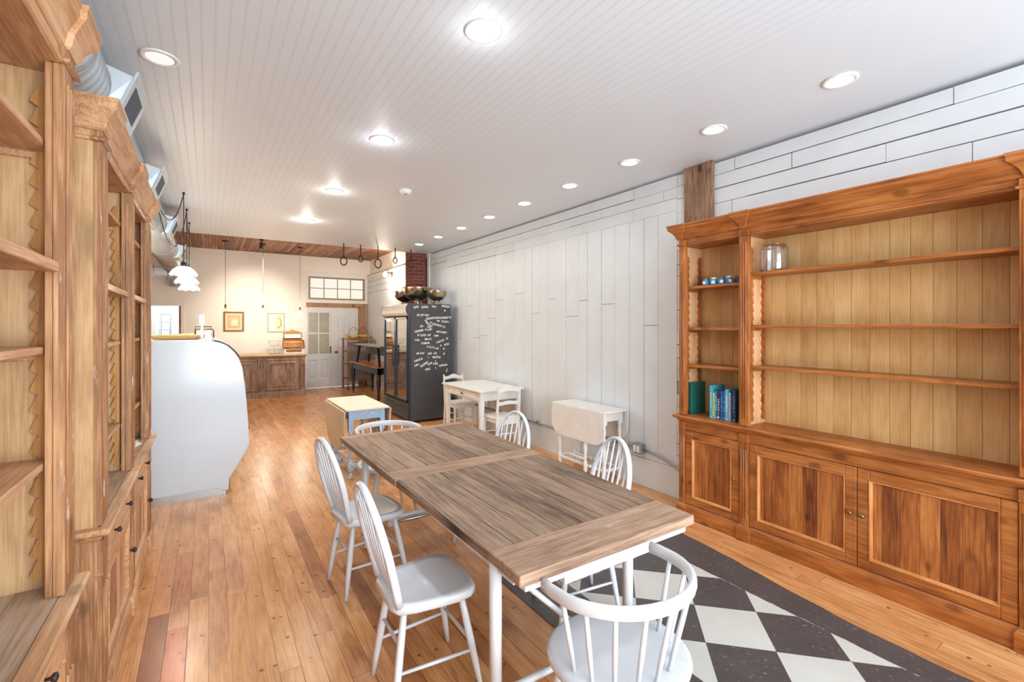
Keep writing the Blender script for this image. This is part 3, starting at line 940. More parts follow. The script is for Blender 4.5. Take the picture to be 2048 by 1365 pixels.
# ------------------------------------------------------------------ dining table
def dining_table():
    t = thing('dining_table', 'long barn board dining table with weathered grey brown top on white tubular legs', 'table', (1.345, 2.48, 0))
    X0, Y0 = 1.345, 2.48
    zt, th = 0.758, 0.042
    def leaf(xa0, xa1, ya, xb0, xb1, yb, name, mat, zoff=0.0):
        # plank field between ya and yb, edges slightly irregular
        m = MB()
        poly = [(xa0 - X0, ya - Y0), (xa1 - X0, ya - Y0), (xb1 - X0, yb - Y0), (xb0 - X0, yb - Y0)]
        m.prism(poly, 'z', zt - th + zoff, zt + zoff)
        return m.build(name, mat, t, 0.004)
    leaf(0.878, 1.815, 1.506, 0.860, 1.838, 2.475, 'table_leaf', M['tabletop'])
    leaf(0.874, 1.812, 1.290, 0.878, 1.815, 1.504, 'end_board', M['tabletop_x'], 0.001)
    leaf(0.855, 1.845, 2.478, 0.852, 1.848, 2.635, 'middle_board', M['tabletop_x'], 0.0005)
    leaf(0.852, 1.848, 2.637, 0.842, 1.862, 3.600, 'table_leaf', M['tabletop'])
    leaf(0.842, 1.862, 3.602, 0.840, 1.864, 3.690, 'end_board', M['tabletop_x'])
    wm = M['white_chair']
    zb = zt - th
    m = MB()
    m.box(0.92 - X0, 1.80 - X0, 1.325 - Y0, 1.365 - Y0, zb - 0.042, zb)
    m.box(1.10 - X0, 1.56 - X0, 1.328 - Y0, 1.362 - Y0, zb - 0.072, zb - 0.042)
    m.build('end_rail', wm, t, 0.003)
    m = MB()
    m.box(0.90 - X0, 0.94 - X0, 1.37 - Y0, 3.50 - Y0, zb - 0.03, zb)
    m.box(1.60 - X0, 1.64 - X0, 1.37 - Y0, 3.50 - Y0, zb - 0.03, zb)
    m.box(0.94 - X0, 1.60 - X0, 3.36 - Y0, 3.40 - Y0, zb - 0.03, zb)
    m.build('under_rail', wm, t)
    legs = [(0.905, 1.50), (1.615, 1.50), (0.945, 3.38), (1.62, 3.38)]
    for x, y in legs:
        x -= X0; y -= Y0
        m = MB().lathe([(0.024, 0.235), (0.024, zb), ], x, y, 16)
        m.lathe([(0.012, 0.11), (0.022, 0.125), (0.028, 0.15), (0.022, 0.17), (0.028, 0.19), (0.026, 0.236)], x, y, 16)
        lg = m.build('leg', wm, t)
        m = MB()
        m.box(x - 0.026, x - 0.020, y - 0.016, y + 0.016, 0.02, 0.11)
        m.box(x + 0.020, x + 0.026, y - 0.016, y + 0.016, 0.02, 0.11)
        m.box(x - 0.026, x + 0.026, y - 0.016, y + 0.016, 0.105, 0.112)
        m.build('caster_fork', M['chrome'], lg)
        m = MB().lathe([(0.001, -0.012), (0.034, -0.012), (0.036, 0.0), (0.034, 0.012), (0.001, 0.012)], 0, 0, 18)
        m.xform(Matrix.Translation((x, y, 0.036)) @ Matrix.Rotation(PI / 2, 4, 'Y'))
        m.build('caster_wheel', M['cream_paint'], lg)
    for y in (1.50, 3.38):
        yy = y - Y0
        a, b = (0.905 - X0 if y < 2 else 0.945 - X0), 1.615 - X0
        zs = 0.205 if y < 2 else 0.175
        MB().tube([(a, yy, zs), (b, yy, zs)], 0.015, 10).build('stretcher', wm, t)
    MB().tube([(1.10 - X0, 3.345 - Y0, 0.155), (1.60 - X0, 3.345 - Y0, 0.155)], 0.016, 10).build('sliding_stretcher', M['steel'], t)
    m = MB().tube([(1.12 - X0, 3.325 - Y0, 0.165), (1.12 - X0, 3.40 - Y0, 0.165)], 0.030, 12)
    m.build('stretcher_joint', M['steel'], t)
    MB().tube([(0.925 - X0, 1.53 - Y0, 0.70), (1.595 - X0, 1.53 - Y0, 0.05)], 0.012, 10).build('brace', wm, t)
dining_table()

# ------------------------------------------------------------------ drop leaf tables
def twist(m, x, y, z0, z1, r, turns=4, seg=10, n=40):
    rings = []
    for i in range(n + 1):
        t = i / n
        z = z0 + (z1 - z0) * t
        a = 2 * PI * turns * t
        cx, cy = x + math.cos(a) * r * 0.35, y + math.sin(a) * r * 0.35
        rings.append([(cx + r * 0.72 * math.cos(2 * PI * k / seg), cy + r * 0.72 * math.sin(2 * PI * k / seg), z) for k in range(seg)])
    m.loft(rings, True)

def leaf_poly(y0, y1, zt, zb, r):
    p = [(y0, zt), (y1, zt)]
    w = (y1 - y0)
    for k in range(9):
        a = -k * (PI / 2) / 8
        p.append((y1 - r + r * math.cos(a), zb + r * 1.0 + r * math.sin(a)))
    for k in range(9):
        a = -PI / 2 - k * (PI / 2) / 8
        p.append((y0 + r + r * math.cos(a), zb + r + r * math.sin(a)))
    return p

def blue_table():
    t = thing('drop_leaf_table', 'small drop leaf table with cream top, hanging tan leaf and chipped blue twisted legs', 'table', (1.405, 5.38, 0))
    b = M['blue']
    hx, hy = 0.225, 0.475
    o = []
    for k in range(24):
        pass
    MB().box(-hx, hx, -hy, hy, 0.722, 0.742).build('tabletop', M['tan_top'], t, 0.004)
    def lp(sx):
        # hanging leaf: wide top, sides run in, clipped lower corners
        poly = [(-hy, 0.722), (hy, 0.722), (hy - 0.05, 0.50), (hy - 0.17, 0.33), (hy - 0.30, 0.27), (-hy + 0.30, 0.27), (-hy + 0.17, 0.33), (-hy + 0.05, 0.50)]
        m = MB().prism(poly, 'x', sx * (hx + 0.004), sx * (hx + 0.022))
        return m
    lp(-1).build('hanging_leaf', M['tan_leaf'], t, 0.003)
    lp(1).build('hanging_leaf', M['tan_leaf'], t, 0.003)
    ax, ay = 0.165, 0.40
    m = MB()
    m.box(-ax, ax, -ay - 0.02, -ay + 0.0, 0.62, 0.722); m.box(-ax, ax, ay, ay + 0.02, 0.62, 0.722)
    m.box(-ax - 0.02, -ax, -ay, ay, 0.62, 0.722); m.box(ax, ax + 0.02, -ay, ay, 0.62, 0.722)
    m.build('apron', b, t, 0.002)
    for x in (-ax, ax):
        for y in (-ay, ay):
            m = MB()
            m.box(x - 0.024, x + 0.024, y - 0.024, y + 0.024, 0.50, 0.722)
            twist(m, x, y, 0.215, 0.502, 0.022, 4)
            m.box(x - 0.024, x + 0.024, y - 0.024, y + 0.024, 0.09, 0.22)
            m.lathe([(0.012, 0.092), (0.015, 0.07), (0.024, 0.035), (0.024, 0.015), (0.012, 0.0)], x, y, 14)
            m.build('leg', b, t)
    m = MB()
    m.box(-ax, ax, -ay - 0.012, -ay + 0.012, 0.12, 0.165); m.box(-ax, ax, ay - 0.012, ay + 0.012, 0.12, 0.165)
    m.box(-ax - 0.012, -ax + 0.012, -ay, ay, 0.12, 0.165); m.box(ax - 0.012, ax + 0.012, -ay, ay, 0.12, 0.165)
    m.build('stretcher', b, t, 0.002)
    for x, y, s in ((-ax - 0.03, 0.12, 1), (ax + 0.03, -0.12, 1)):
        m = MB()
        twist(m, x, y, 0.16, 0.60, 0.02, 5)
        m.box(x - 0.014, x + 0.014, y - 0.22, y + 0.02, 0.10, 0.14)
        m.box(x - 0.014, x + 0.014, y - 0.22, y + 0.02, 0.59, 0.63)
        m.lathe([(0.012, 0.10), (0.022, 0.03), (0.012, 0.0)], x, y, 12)
        m.build('gate_leg', b, t)
blue_table()

def bobbin(m, a, b, r, n):
    a, b = Vector(a), Vector(b)
    pts, rr = [], []
    for i in range(n * 6 + 1):
        t = i / (n * 6)
        pts.append(a.lerp(b, t)); rr.append(r * (0.5 + 0.5 * abs(math.sin(PI * t * n))))
    m.tube(pts, rr, 10)

def wall_drop_table():
    t = thing('drop_leaf_table', 'white drop leaf table with rounded hanging leaf against the board wall', 'table', (3.46, 3.78, 0))
    wm = M['cream_paint']
    hx, hy = 0.155, 0.42
    MB().box(-hx, hx, -hy, hy, 0.722, 0.742).build('tabletop', wm, t, 0.004)
    MB().prism(leaf_poly(-hy, hy, 0.735, 0.39, 0.15), 'x', -hx - 0.022, -hx - 0.004).build('hanging_leaf', wm, t, 0.003)
    MB().prism(leaf_poly(-hy, hy, 0.722, 0.41, 0.15), 'x', hx + 0.002, hx + 0.016).build('hanging_leaf', wm, t, 0.003)
    ax, ay = 0.11, 0.35
    m = MB()
    m.box(-ax, ax, -ay - 0.012, -ay + 0.008, 0.63, 0.722); m.box(-ax, ax, ay - 0.008, ay + 0.012, 0.63, 0.722)
    m.box(-ax - 0.01, -ax + 0.01, -ay, ay, 0.63, 0.722); m.box(ax - 0.01, ax + 0.01, -ay, ay, 0.63, 0.722)
    m.build('apron', wm, t)
    prof = [(0.015, 0.0), (0.022, 0.03), (0.014, 0.07), (0.022, 0.09), (0.022, 0.17), (0.012, 0.19), (0.016, 0.23), (0.024, 0.33), (0.014, 0.42), (0.022, 0.45), (0.012, 0.47), (0.022, 0.52), (0.016, 0.58), (0.024, 0.60), (0.024, 0.722)]
    for x in (-ax, ax):
        for y in (-ay, ay):
            m = MB().lathe(prof, x, y, 14)
            m.box(x - 0.022, x + 0.022, y - 0.022, y + 0.022, 0.60, 0.722)
            m.build('leg', wm, t)
    for pa, pb, n in (((-ax, -ay, 0.13), (-ax, ay, 0.13), 16), ((ax, -ay, 0.13), (ax, ay, 0.13), 16), ((-ax, -ay, 0.13), (ax, -ay, 0.13), 6), ((-ax, ay, 0.13), (ax, ay, 0.13), 6)):
        m = MB(); bobbin(m, pa, pb, 0.021, n); m.build('bobbin_stretcher', wm, t)
    for y in (-0.10,):
        m = MB().lathe(prof[:-2] + [(0.016, 0.62)], -ax - 0.025, y, 12)
        bobbin(m, (-ax - 0.025, y, 0.20), (-ax - 0.025, y + 0.25, 0.20), 0.019, 7)
        m.build('gate_leg', wm, t)
wall_drop_table()

# ------------------------------------------------------------------ small white table and its ladder chairs
def white_table():
    t = thing('side_table', 'small cream painted table with drawer and tapered legs standing against the white board wall', 'table', (3.25, 5.78, 0))
    wm = M['cream_paint']
    hx, hy = 0.35, 0.57
    MB().box(-hx, hx, -hy, hy, 0.742, 0.765).build('tabletop', wm, t, 0.004)
    m = MB()
    m.box(-hx + 0.06, hx - 0.04, -hy + 0.06, -hy + 0.08, 0.62, 0.742); m.box(-hx + 0.06, hx - 0.04, hy - 0.08, hy - 0.06, 0.62, 0.742)
    m.box(-hx + 0.06, -hx + 0.08, -hy + 0.06, hy - 0.06, 0.62, 0.742); m.box(hx - 0.06, hx - 0.04, -hy + 0.06, hy - 0.06, 0.62, 0.742)
    m.build('apron', wm, t)
    m = MB().box(-hx + 0.050, -hx + 0.062, -0.36, 0.36, 0.640, 0.715)
    d = m.build('drawer', wm, t, 0.003)
    m = MB().lathe([(0.004, 0), (0.012, 0.012), (0.014, 0.02), (0.001, 0.026)], 0, 0, 12).xform(Matrix.Translation((-hx + 0.05, 0, 0.672)) @ Matrix.Rotation(-PI / 2, 4, 'Y'))
    m.build('knob', M['blackmetal'], d)
    for x in (-hx + 0.07, hx - 0.06):
        for y in (-hy + 0.07, hy - 0.07):
            r0, r1 = 0.030, 0.019
            m = MB().loft([[(x - r1, y - r1, 0), (x + r1, y - r1, 0), (x + r1, y + r1, 0), (x - r1, y + r1, 0)],
                           [(x - r0, y - r0, 0.60), (x + r0, y - r0, 0.60), (x + r0, y + r0, 0.60), (x - r0, y + r0, 0.60)],
                           [(x - r0, y - r0, 0.742), (x + r0, y - r0, 0.742), (x + r0, y + r0, 0.742), (x - r0, y + r0, 0.742)]])
            m.build('leg', wm, t, 0.002)
white_table()

def ladder_chair(label, loc, rz):
    root = thing('ladderback_chair', label, 'chair', loc, rz)
    wm = M['cream_paint']
    MB().box(-0.17, 0.19, -0.175, 0.175, 0.425, 0.447).build('seat', wm, root, 0.006, 2)
    m = MB()
    m.box(-0.15, 0.16, -0.15, -0.135, 0.37, 0.425); m.box(-0.15, 0.16, 0.135, 0.15, 0.37, 0.425)
    m.box(0.145, 0.16, -0.15, 0.15, 0.37, 0.425); m.box(-0.165, -0.15, -0.15, 0.15, 0.35, 0.425)
    m.build('seat_rail', wm, root)
    for s in (-1, 1):
        y = s * 0.16
        def sq(x, z, r=0.015): return [(x - r, y - r, z), (x + r, y - r, z), (x + r, y + r, z), (x - r, y + r, z)]
        MB().loft([sq(-0.21, 0.0, 0.013), sq(-0.165, 0.40), sq(-0.175, 0.50), sq(-0.215, 0.845, 0.011)]).build('back_post', wm, root, 0.003)
        m = MB().lathe([(0.010, 0), (0.014, 0.06), (0.012, 0.12), (0.019, 0.26), (0.013, 0.31), (0.019, 0.325), (0.019, 0.37)], 0.155, y * 0.95, 12)
        m.box(0.155 - 0.018, 0.155 + 0.018, y * 0.95 - 0.018, y * 0.95 + 0.018, 0.36, 0.425)
        m.build('leg', wm, root)
        MB().tube([(0.155, y * 0.95, 0.19), (-0.187, y, 0.19)], 0.008, 8).build('stretcher', wm, root)
    MB().tube([(0.155, -0.152, 0.22), (0.155, 0.152, 0.22)], 0.008, 8).build('stretcher', wm, root)
    MB().tube([(-0.187, -0.16, 0.24), (-0.187, 0.16, 0.24)], 0.008, 8).build('stretcher', wm, root)
    # shaped slats: arched crest and wavy lower slat
    def slat(z0, z1, arch, x, name):
        poly = []
        n = 16
        for k in range(n + 1):
            y = -0.155 + 0.31 * k / n
            poly.append((y, z1 + arch * math.exp(-(y / 0.07) ** 2)))
        for k in range(n, -1, -1):
            y = -0.155 + 0.31 * k / n
            poly.append((y, z0 + (0.3 * arch + 0.006) * math.cos(y / 0.155 * PI * 0.5) ** 2))
        MB().prism(poly, 'x', x - 0.006, x + 0.006).build(name, wm, root, 0.002)
    slat(0.765, 0.815, 0.035, -0.206, 'crest_rail')
    slat(0.60, 0.645, 0.012, -0.186, 'slat')
    return root
ladder_chair('cream ladder back chair at the near end of the small white table', (3.185, 5.15, 0), PI / 2)
ladder_chair('cream ladder back chair at the far end of the small white table by the fridge', (3.235, 6.44, 0), -PI / 2)

# ------------------------------------------------------------------ drinks fridge
def text_mesh(ch, cache={}):
    if ch not in cache:
        c = bpy.data.curves.new('glyph', 'FONT')
        c.body = ch; c.size = 1.0; c.extrude = 0.06; c.offset = 0.018
        c.align_x = 'CENTER'; c.align_y = 'CENTER'
        o = bpy.data.objects.new('glyph', c)
        COL.objects.link(o)
        dg = bpy.context.evaluated_depsgraph_get()
        me = bpy.data.meshes.new_from_object(o.evaluated_get(dg))
        cache[ch] = me
        bpy.data.objects.remove(o)
    return cache[ch]

def fridge():
    FX0, FX1, FY0, FY1, H = 2.78, 3.50, 7.295, 8.60, 1.975
    t = thing('display_fridge', 'tall black drinks fridge with glass doors and white magnet letters on its side', 'fridge', (FX0, FY0, 0))
    L, D = FY1 - FY0, FX1 - FX0
    W = FX1 - FX0
    m = MB()
    m.box(0, W, 0, 0.04, 0.04, H)
    m.box(0, W, L - 0.04, L, 0.04, H)
    m.box(W - 0.04, W, 0.04, L - 0.04, 0.04, H)
    m.box(0, W, 0.04, L - 0.04, H - 0.2, H)
    m.box(0.0, W, 0.04, L - 0.04, 0.04, 0.33)
    m.build('cabinet_body', M['fridge_side'], t, 0.004)
    m = MB()
    m.box(W - 0.06, W - 0.041, 0.041, L - 0.041, 0.33, H - 0.2)
    m.box(0.05, W - 0.06, 0.041, 0.05, 0.33, H - 0.2)
    m.box(0.05, W - 0.06, L - 0.05, L - 0.041, 0.33, H - 0.2)
    m.build('liner', M['fridge_inside'], t)
    for z in (0.62, 0.90, 1.18, 1.46):
        m = MB()
        for k in range(30):
            y = 0.06 + (L - 0.12) * k / 29
            m.box(0.07, W - 0.08, y - 0.0015, y + 0.0015, z, z + 0.004)
        m.box(0.068, 0.078, 0.055, L - 0.055, z - 0.004, z + 0.012)
        m.build('wire_shelf', M['cream_paint'], t)
    # header: bulged box with a white face
    zz0, zz1 = 1.765, 1.985
    poly = [(0.0, zz0), (-0.045, zz0 + 0.015), (-0.075, zz0 + 0.06), (-0.085, (zz0 + zz1) / 2), (-0.075, zz1 - 0.06), (-0.045, zz1 - 0.012), (0.0, zz1)]
    MB().prism(poly, 'y', 0.0, 0.018).build('header_end', M['fridge_side'], t)
    MB().prism(poly, 'y', L - 0.018, L).build('header_end', M['fridge_side'], t)
    poly2 = [(x * 0.96 if x else 0.0, z + (0.004 if z < 1.8 else -0.004)) for x, z in poly]
    MB().prism(poly2, 'y', 0.018, L - 0.018).build('header_panel', M['cream_paint'], t)
    # frame strips
    m = MB()
    m.box(-0.03, 0.0, 0.0, 0.05, 0.33, zz0 - 0.005)
    m.box(-0.03, 0.0, L - 0.04, L, 0.33, zz0 - 0.005)
    m.build('front_frame', M['navy'], t, 0.003)
    mid = L / 2
    for y0, y1, hy in ((0.055, mid - 0.003, mid - 0.04), (mid + 0.003, L - 0.045, mid + 0.04)):
        m = MB()
        z0, z1 = 0.345, zz0 - 0.01
        w = 0.038
        m.box(-0.045, -0.005, y0, y0 + w, z0, z1); m.box(-0.045, -0.005, y1 - w, y1, z0, z1)
        m.box(-0.045, -0.005, y0, y1, z0, z0 + w); m.box(-0.045, -0.005, y0, y1, z1 - w, z1)
        d = m.build('door', M['navy'], t, 0.003)
        MB().box(-0.028, -0.022, y0 + w, y1 - w, z0 + w, z1 - w).build('glass_pane', M['fridgeglass'], d)
        m = MB().box(-0.075, -0.058, hy - 0.012, hy + 0.012, 0.90, 1.28)
        m.box(-0.06, -0.044, hy - 0.010, hy + 0.010, 0.92, 0.95); m.box(-0.06, -0.044, hy - 0.010, hy + 0.010, 1.23, 1.26)
        m.build('handle', M['black_paint'], d, 0.003)
    m = MB()
    m.box(-0.02, 0.0, 0.0, L, 0.05, 0.33)
    for k in range(6):
        z = 0.075 + k * 0.04
        m.loft([[(-0.02, 0.03, z), (-0.04, 0.03, z + 0.004), (-0.04, 0.03, z + 0.010), (-0.02, 0.03, z + 0.026)],
                [(-0.02, L - 0.03, z), (-0.04, L - 0.03, z + 0.004), (-0.04, L - 0.03, z + 0.010), (-0.02, L - 0.03, z + 0.026)]])
    m.build('louvred_grille', M['black_paint'], t)
    m = MB()
    for x in (0.05, W - 0.08):
        for y in (0.06, L - 0.09):
            m.box(x, x + 0.04, y, y + 0.04, 0.0, 0.045)
    m.build('feet', M['black_paint'], t)
    # magnet words on the near side; positions read off the photograph on the panel's plane
    words = [('CHE', 98, 200, 8), ('COSA', 238, 200, 4), ('VAI', 388, 190, 0), ('PREGO', 570, 188, 0), ('R', 560, 258, 5), ('DISPIAC', 210, 327, 0), ('QUARTOSASENBRIA', 465, 372, 3),
             ('MI', 462, 422, 0), ('SCUSI', 570, 433, -3), ('MAN', 268, 440, -50), ('FOCACCIA', 462, 492, -12), ('OI', 192, 508, 15), ('QGO', 320, 508, 15), ('LG', 325, 460, 40), ('NONNA', 148, 582, 14),
             ('CIAO', 296, 560, 6), ('NOIAMO', 508, 602, -6), ('PISCO', 186, 650, 0), ('6P', 308, 648, 0), ('IMA', 420, 660, 0), ('CAL', 120, 728, 3), ('BRIA', 290, 716, 3), ('ISHIO', 482, 750, 20),
             ('O', 592, 702, 0), ('FORMA', 246, 778, 4), ('SICIL', 335, 842, -6), ('LA', 432, 858, -14), ('P', 494, 822, 0), ('RTO', 588, 800, 10), ('R', 545, 872, 15), ('PRIMI', 166, 945, 0),
             ('NO', 318, 945, 0), ('LO', 400, 940, 0), ('B', 546, 946, 0), ('OROCE', 138, 1050, 18), ('I', 290, 1010, 50), ('BOCCA', 426, 1002, -2), ('ORI', 115, 1128, 15), ('ECOND', 226, 1122, 32),
             ('SAR', 320, 1108, 24), ('J', 410, 1070, 5), ('SAR', 408, 1108, -10), ('DEGNA', 536, 1132, 4), ('PRO', 282, 1198, 14), ('I', 416, 1180, 30), ('I', 592, 1192, -60), ('C', 588, 1230, 5)]
    rnd = random.Random(5)
    for w, zx, zy, ang in words:
        m = MB()
        h = 0.047
        n = len(w)
        adv = 0.0305
        for i, ch in enumerate(w):
            px, py = 820 + zx * 0.1245, 590 + zy * 0.1245
            X, _, Z = at_y(px, py, FY0)
            a = math.radians(ang)
            off = (i - (n - 1) / 2) * adv
            jit = rnd.uniform(-0.004, 0.004)
            tmp = bmesh.new(); tmp.from_mesh(text_mesh(ch))
            mat = Matrix.Translation((X - FX0 + off * math.cos(a), -0.002, Z + off * math.sin(a) + jit)) @ Matrix.Rotation(-(a + rnd.uniform(-0.25, 0.25)), 4, 'Y') @ Matrix.Rotation(PI / 2, 4, 'X') @ Matrix.Scale(h, 4)
            tmp.transform(mat)
            me = bpy.data.meshes.new('tmp'); tmp.to_mesh(me); tmp.free()
            m.bm.from_mesh(me); bpy.data.meshes.remove(me)
        m.build('magnet_word', M['letters'], t)
fridge()

def bowl(label, x, y, z, R, H):
    m = MB().lathe([(R * 0.42, 0.0), (R * 0.44, H * 0.05), (R * 0.30, H * 0.16), (R * 0.26, H * 0.24), (R * 0.34, H * 0.30), (R * 0.70, H * 0.42), (R * 0.92, H * 0.64), (R * 0.985, H * 0.88),
                    (R * 1.02, H * 0.985), (R * 1.02, H), (R * 0.97, H), (R * 0.95, H * 0.90), (R * 0.88, H * 0.66), (R * 0.66, H * 0.46), (R * 0.2, H * 0.37), (0.001, H * 0.36)], 0, 0, 36)
    o = m.build('footed_bowl', M['pewter'])
    o.location = (x, y, z)
    tag(o, label, 'bowl', 'footed silver bowls on the fridge')
bowl('largest tarnished silver footed bowl on top of the fridge, in the middle', 3.13, 7.90, 1.978, 0.255, 0.31)
bowl('smaller tarnished silver footed bowl on top of the fridge, nearest the wall', 3.325, 7.49, 1.978, 0.175, 0.235)
bowl('tarnished silver bowl on top of the fridge, half hidden behind the largest bowl', 3.07, 8.365, 1.978, 0.20, 0.27)

# ------------------------------------------------------------------ white curved display case
def deli_case():
    Y0, Y1 = 5.215, 7.1
    t = thing('display_case', 'white curved front bakery display case seen from its plain end panel', 'display case', (0, Y0, 0))
    prof = [(-0.70, 0.03), (0.145, 0.03), (0.160, 0.03), (0.168, 0.14), (0.255, 0.286), (0.335, 0.444), (0.327, 0.64), (0.310, 0.885), (0.297, 1.032), (0.276, 1.20), (0.245, 1.295),
            (0.205, 1.36), (0.150, 1.415), (0.085, 1.45), (0.02, 1.462), (-0.70, 1.465)]
    pi_ = [(x - 0.012 if x > 0.05 else x, z - (0.012 if z > 1.3 else 0)) for x, z in prof]
    MB().prism(prof, 'y', 0.0, 0.035).build('end_panel', M['case_white'], t, 0.006, 2)
    MB().prism(prof, 'y', Y1 - Y0 - 0.035, Y1 - Y0).build('end_panel', M['case_white'], t, 0.006, 2)
    m = MB()
    low = [(-0.70, 0.05), (0.15, 0.05), (0.155, 0.14), (0.245, 0.286), (0.322, 0.444), (0.322, 0.50), (-0.70, 0.50)]
    m.prism(low, 'y', 0.035, Y1 - Y0 - 0.035)
    m.build('lower_body', M['case_white'], t)
    m = MB().box(-0.70, 0.03, 0.035, Y1 - Y0 - 0.035, 1.44, 1.462)
    m.box(-0.70, -0.68, 0.035, Y1 - Y0 - 0.035, 0.5, 1.44)
    m.build('top_panel', M['case_white'], t)
    for z in (0.80, 1.10):
        MB().box(-0.66, 0.20, 0.04, Y1 - Y0 - 0.04, z, z + 0.008).build('glass_shelf', M['clear'], t)
    g = [(0.322, 0.50), (0.315, 0.64), (0.298, 0.885), (0.285, 1.032), (0.264, 1.20), (0.233, 1.29), (0.195, 1.35), (0.142, 1.403), (0.08, 1.438), (0.03, 1.45)]
    m = MB()
    poly = g + [(x - 0.006, z - 0.003) for x, z in g[::-1]]
    m.prism(poly, 'y', 0.036, Y1 - Y0 - 0.036)
    m.build('curved_glass', M['clear'], t)
    m = MB()
    gg = g[4:]
    m.tube([(x + 0.016, 0.0, z + 0.014) for x, z in g[5:]], 0.006, 6)
    m.build('glass_edge_strip', M['black_paint'], t)
    m = MB().box(-0.70, 0.105, -0.006, 0.0, 0.0, 0.062)
    m.box(-0.70, 0.14, 0.0, Y1 - Y0, 0.0, 0.03)
    m.build('kick_strip', M['steel'], t)
    m = MB().lathe([(0.012, 0), (0.012, 0.016), (0.001, 0.018)], 0, 0, 12).xform(Matrix.Translation((0.322, 0.055, 0.60)) @ Matrix.Rotation(PI / 2, 4, 'Y'))
    m.build('latch', M['black_paint'], t)
deli_case()

zt = 1.4655
def basket(name, label, x, y, z, rx, ry, h, rim=1.25):
    m = MB()
    n = 28
    rings = []
    for k, zz in ((0.0, 0), (0.4, h * 0.3), (0.75, h * 0.65), (1.0, h)):
        s = 1 + (rim - 1) * k
        rings.append([(rx * s * math.cos(2 * PI * i / n), ry * s * math.sin(2 * PI * i / n), zz) for i in range(n)])
    for k, zz in ((1.0, h), (0.7, h * 0.6), (0.1, h * 0.15)):
        s = (1 + (rim - 1) * k) * 0.93
        rings.append([(rx * s * math.cos(2 * PI * i / n), ry * s * math.sin(2 * PI * i / n), zz) for i in range(n)])
    m.loft(rings, True)
    for k in range(4):
        zz = h * (k + 0.5) / 4
        s = 1 + (rim - 1) * zz / h
        m.tube([(rx * s * 1.01 * math.cos(2 * PI * i / n), ry * s * 1.01 * math.sin(2 * PI * i / n), zz) for i in range(n + 1)], h * 0.12, 6)
    o = m.build(name, M['wicker'])
    o.location = (x, y, z)
    tag(o, label, 'basket')
    return o
basket('wicker_tray', 'pale woven wicker tray basket lying on top of the white display case', -0.27, 5.95, zt, 0.20, 0.15, 0.045)
def wood_tray():
    m = MB()
    rr = []
    n = 24
    for k, z in ((0.75, 0.0), (1.0, 0.035), (1.0, 0.04), (0.93, 0.035), (0.7, 0.008)):
        rr.append([(0.20 * k * math.cos(2 * PI * i / n), 0.13 * k * math.sin(2 * PI * i / n), z) for i in range(n)])
    m.loft(rr, True)
    o = m.build('wooden_bowl', M['framewood'])
    o.location = (-0.16, 6.98, zt)
    tag(o, 'shallow brown wooden bowl on the display case behind the wicker tray', 'bowl')
wood_tray()
def sign_stand():
    t = thing('sign_stand', 'tall thin acrylic sign stand on top of the white display case', 'stand', (-0.055, 5.62, zt))
    MB().box(-0.022, 0.022, -0.02, 0.02, 0.0, 0.006).build('foot', M['steel'], t)
    MB().box(-0.010, 0.010, -0.004, 0.004, 0.006, 0.15).build('upright', M['trim_white'], t)
    MB().box(-0.022, 0.022, -0.004, 0.004, 0.15, 0.25).build('sign_plate', M['clear'], t)
sign_stand()
def rack_on_case():
    t = thing('wire_rack', 'dark framed rack holding pale boxes at the rounded edge of the display case top', 'rack', (-0.03, 6.45, zt))
    m = MB()
    for y in (0.0, 0.30):
        m.tube([(-0.10, y, 0.0), (-0.10, y, 0.10), (0.065, y, 0.10), (0.08, y, 0.088), (0.08, y, 0.0)], 0.006, 8)
    m.tube([(-0.10, 0, 0.13), (0.06, 0, 0.13)], 0.005, 8)
    m.tube([(-0.10, 0, 0.10), (-0.10, 0.30, 0.10)], 0.005, 8); m.tube([(0.065, 0, 0.10), (0.065, 0.3, 0.10)], 0.005, 8)
    m.box(-0.10, -0.095, -0.002, 0.002, 0.1, 0.135); m.box(0.055, 0.06, -0.002, 0.002, 0.1, 0.135)
    m.build('frame', M['blackmetal'], t)
    for i in range(2):
        MB().box(-0.085 + i * 0.075, -0.02 + i * 0.075, 0.02, 0.25, 0.0, 0.078).build('box', M['mint'], t, 0.003)
rack_on_case()

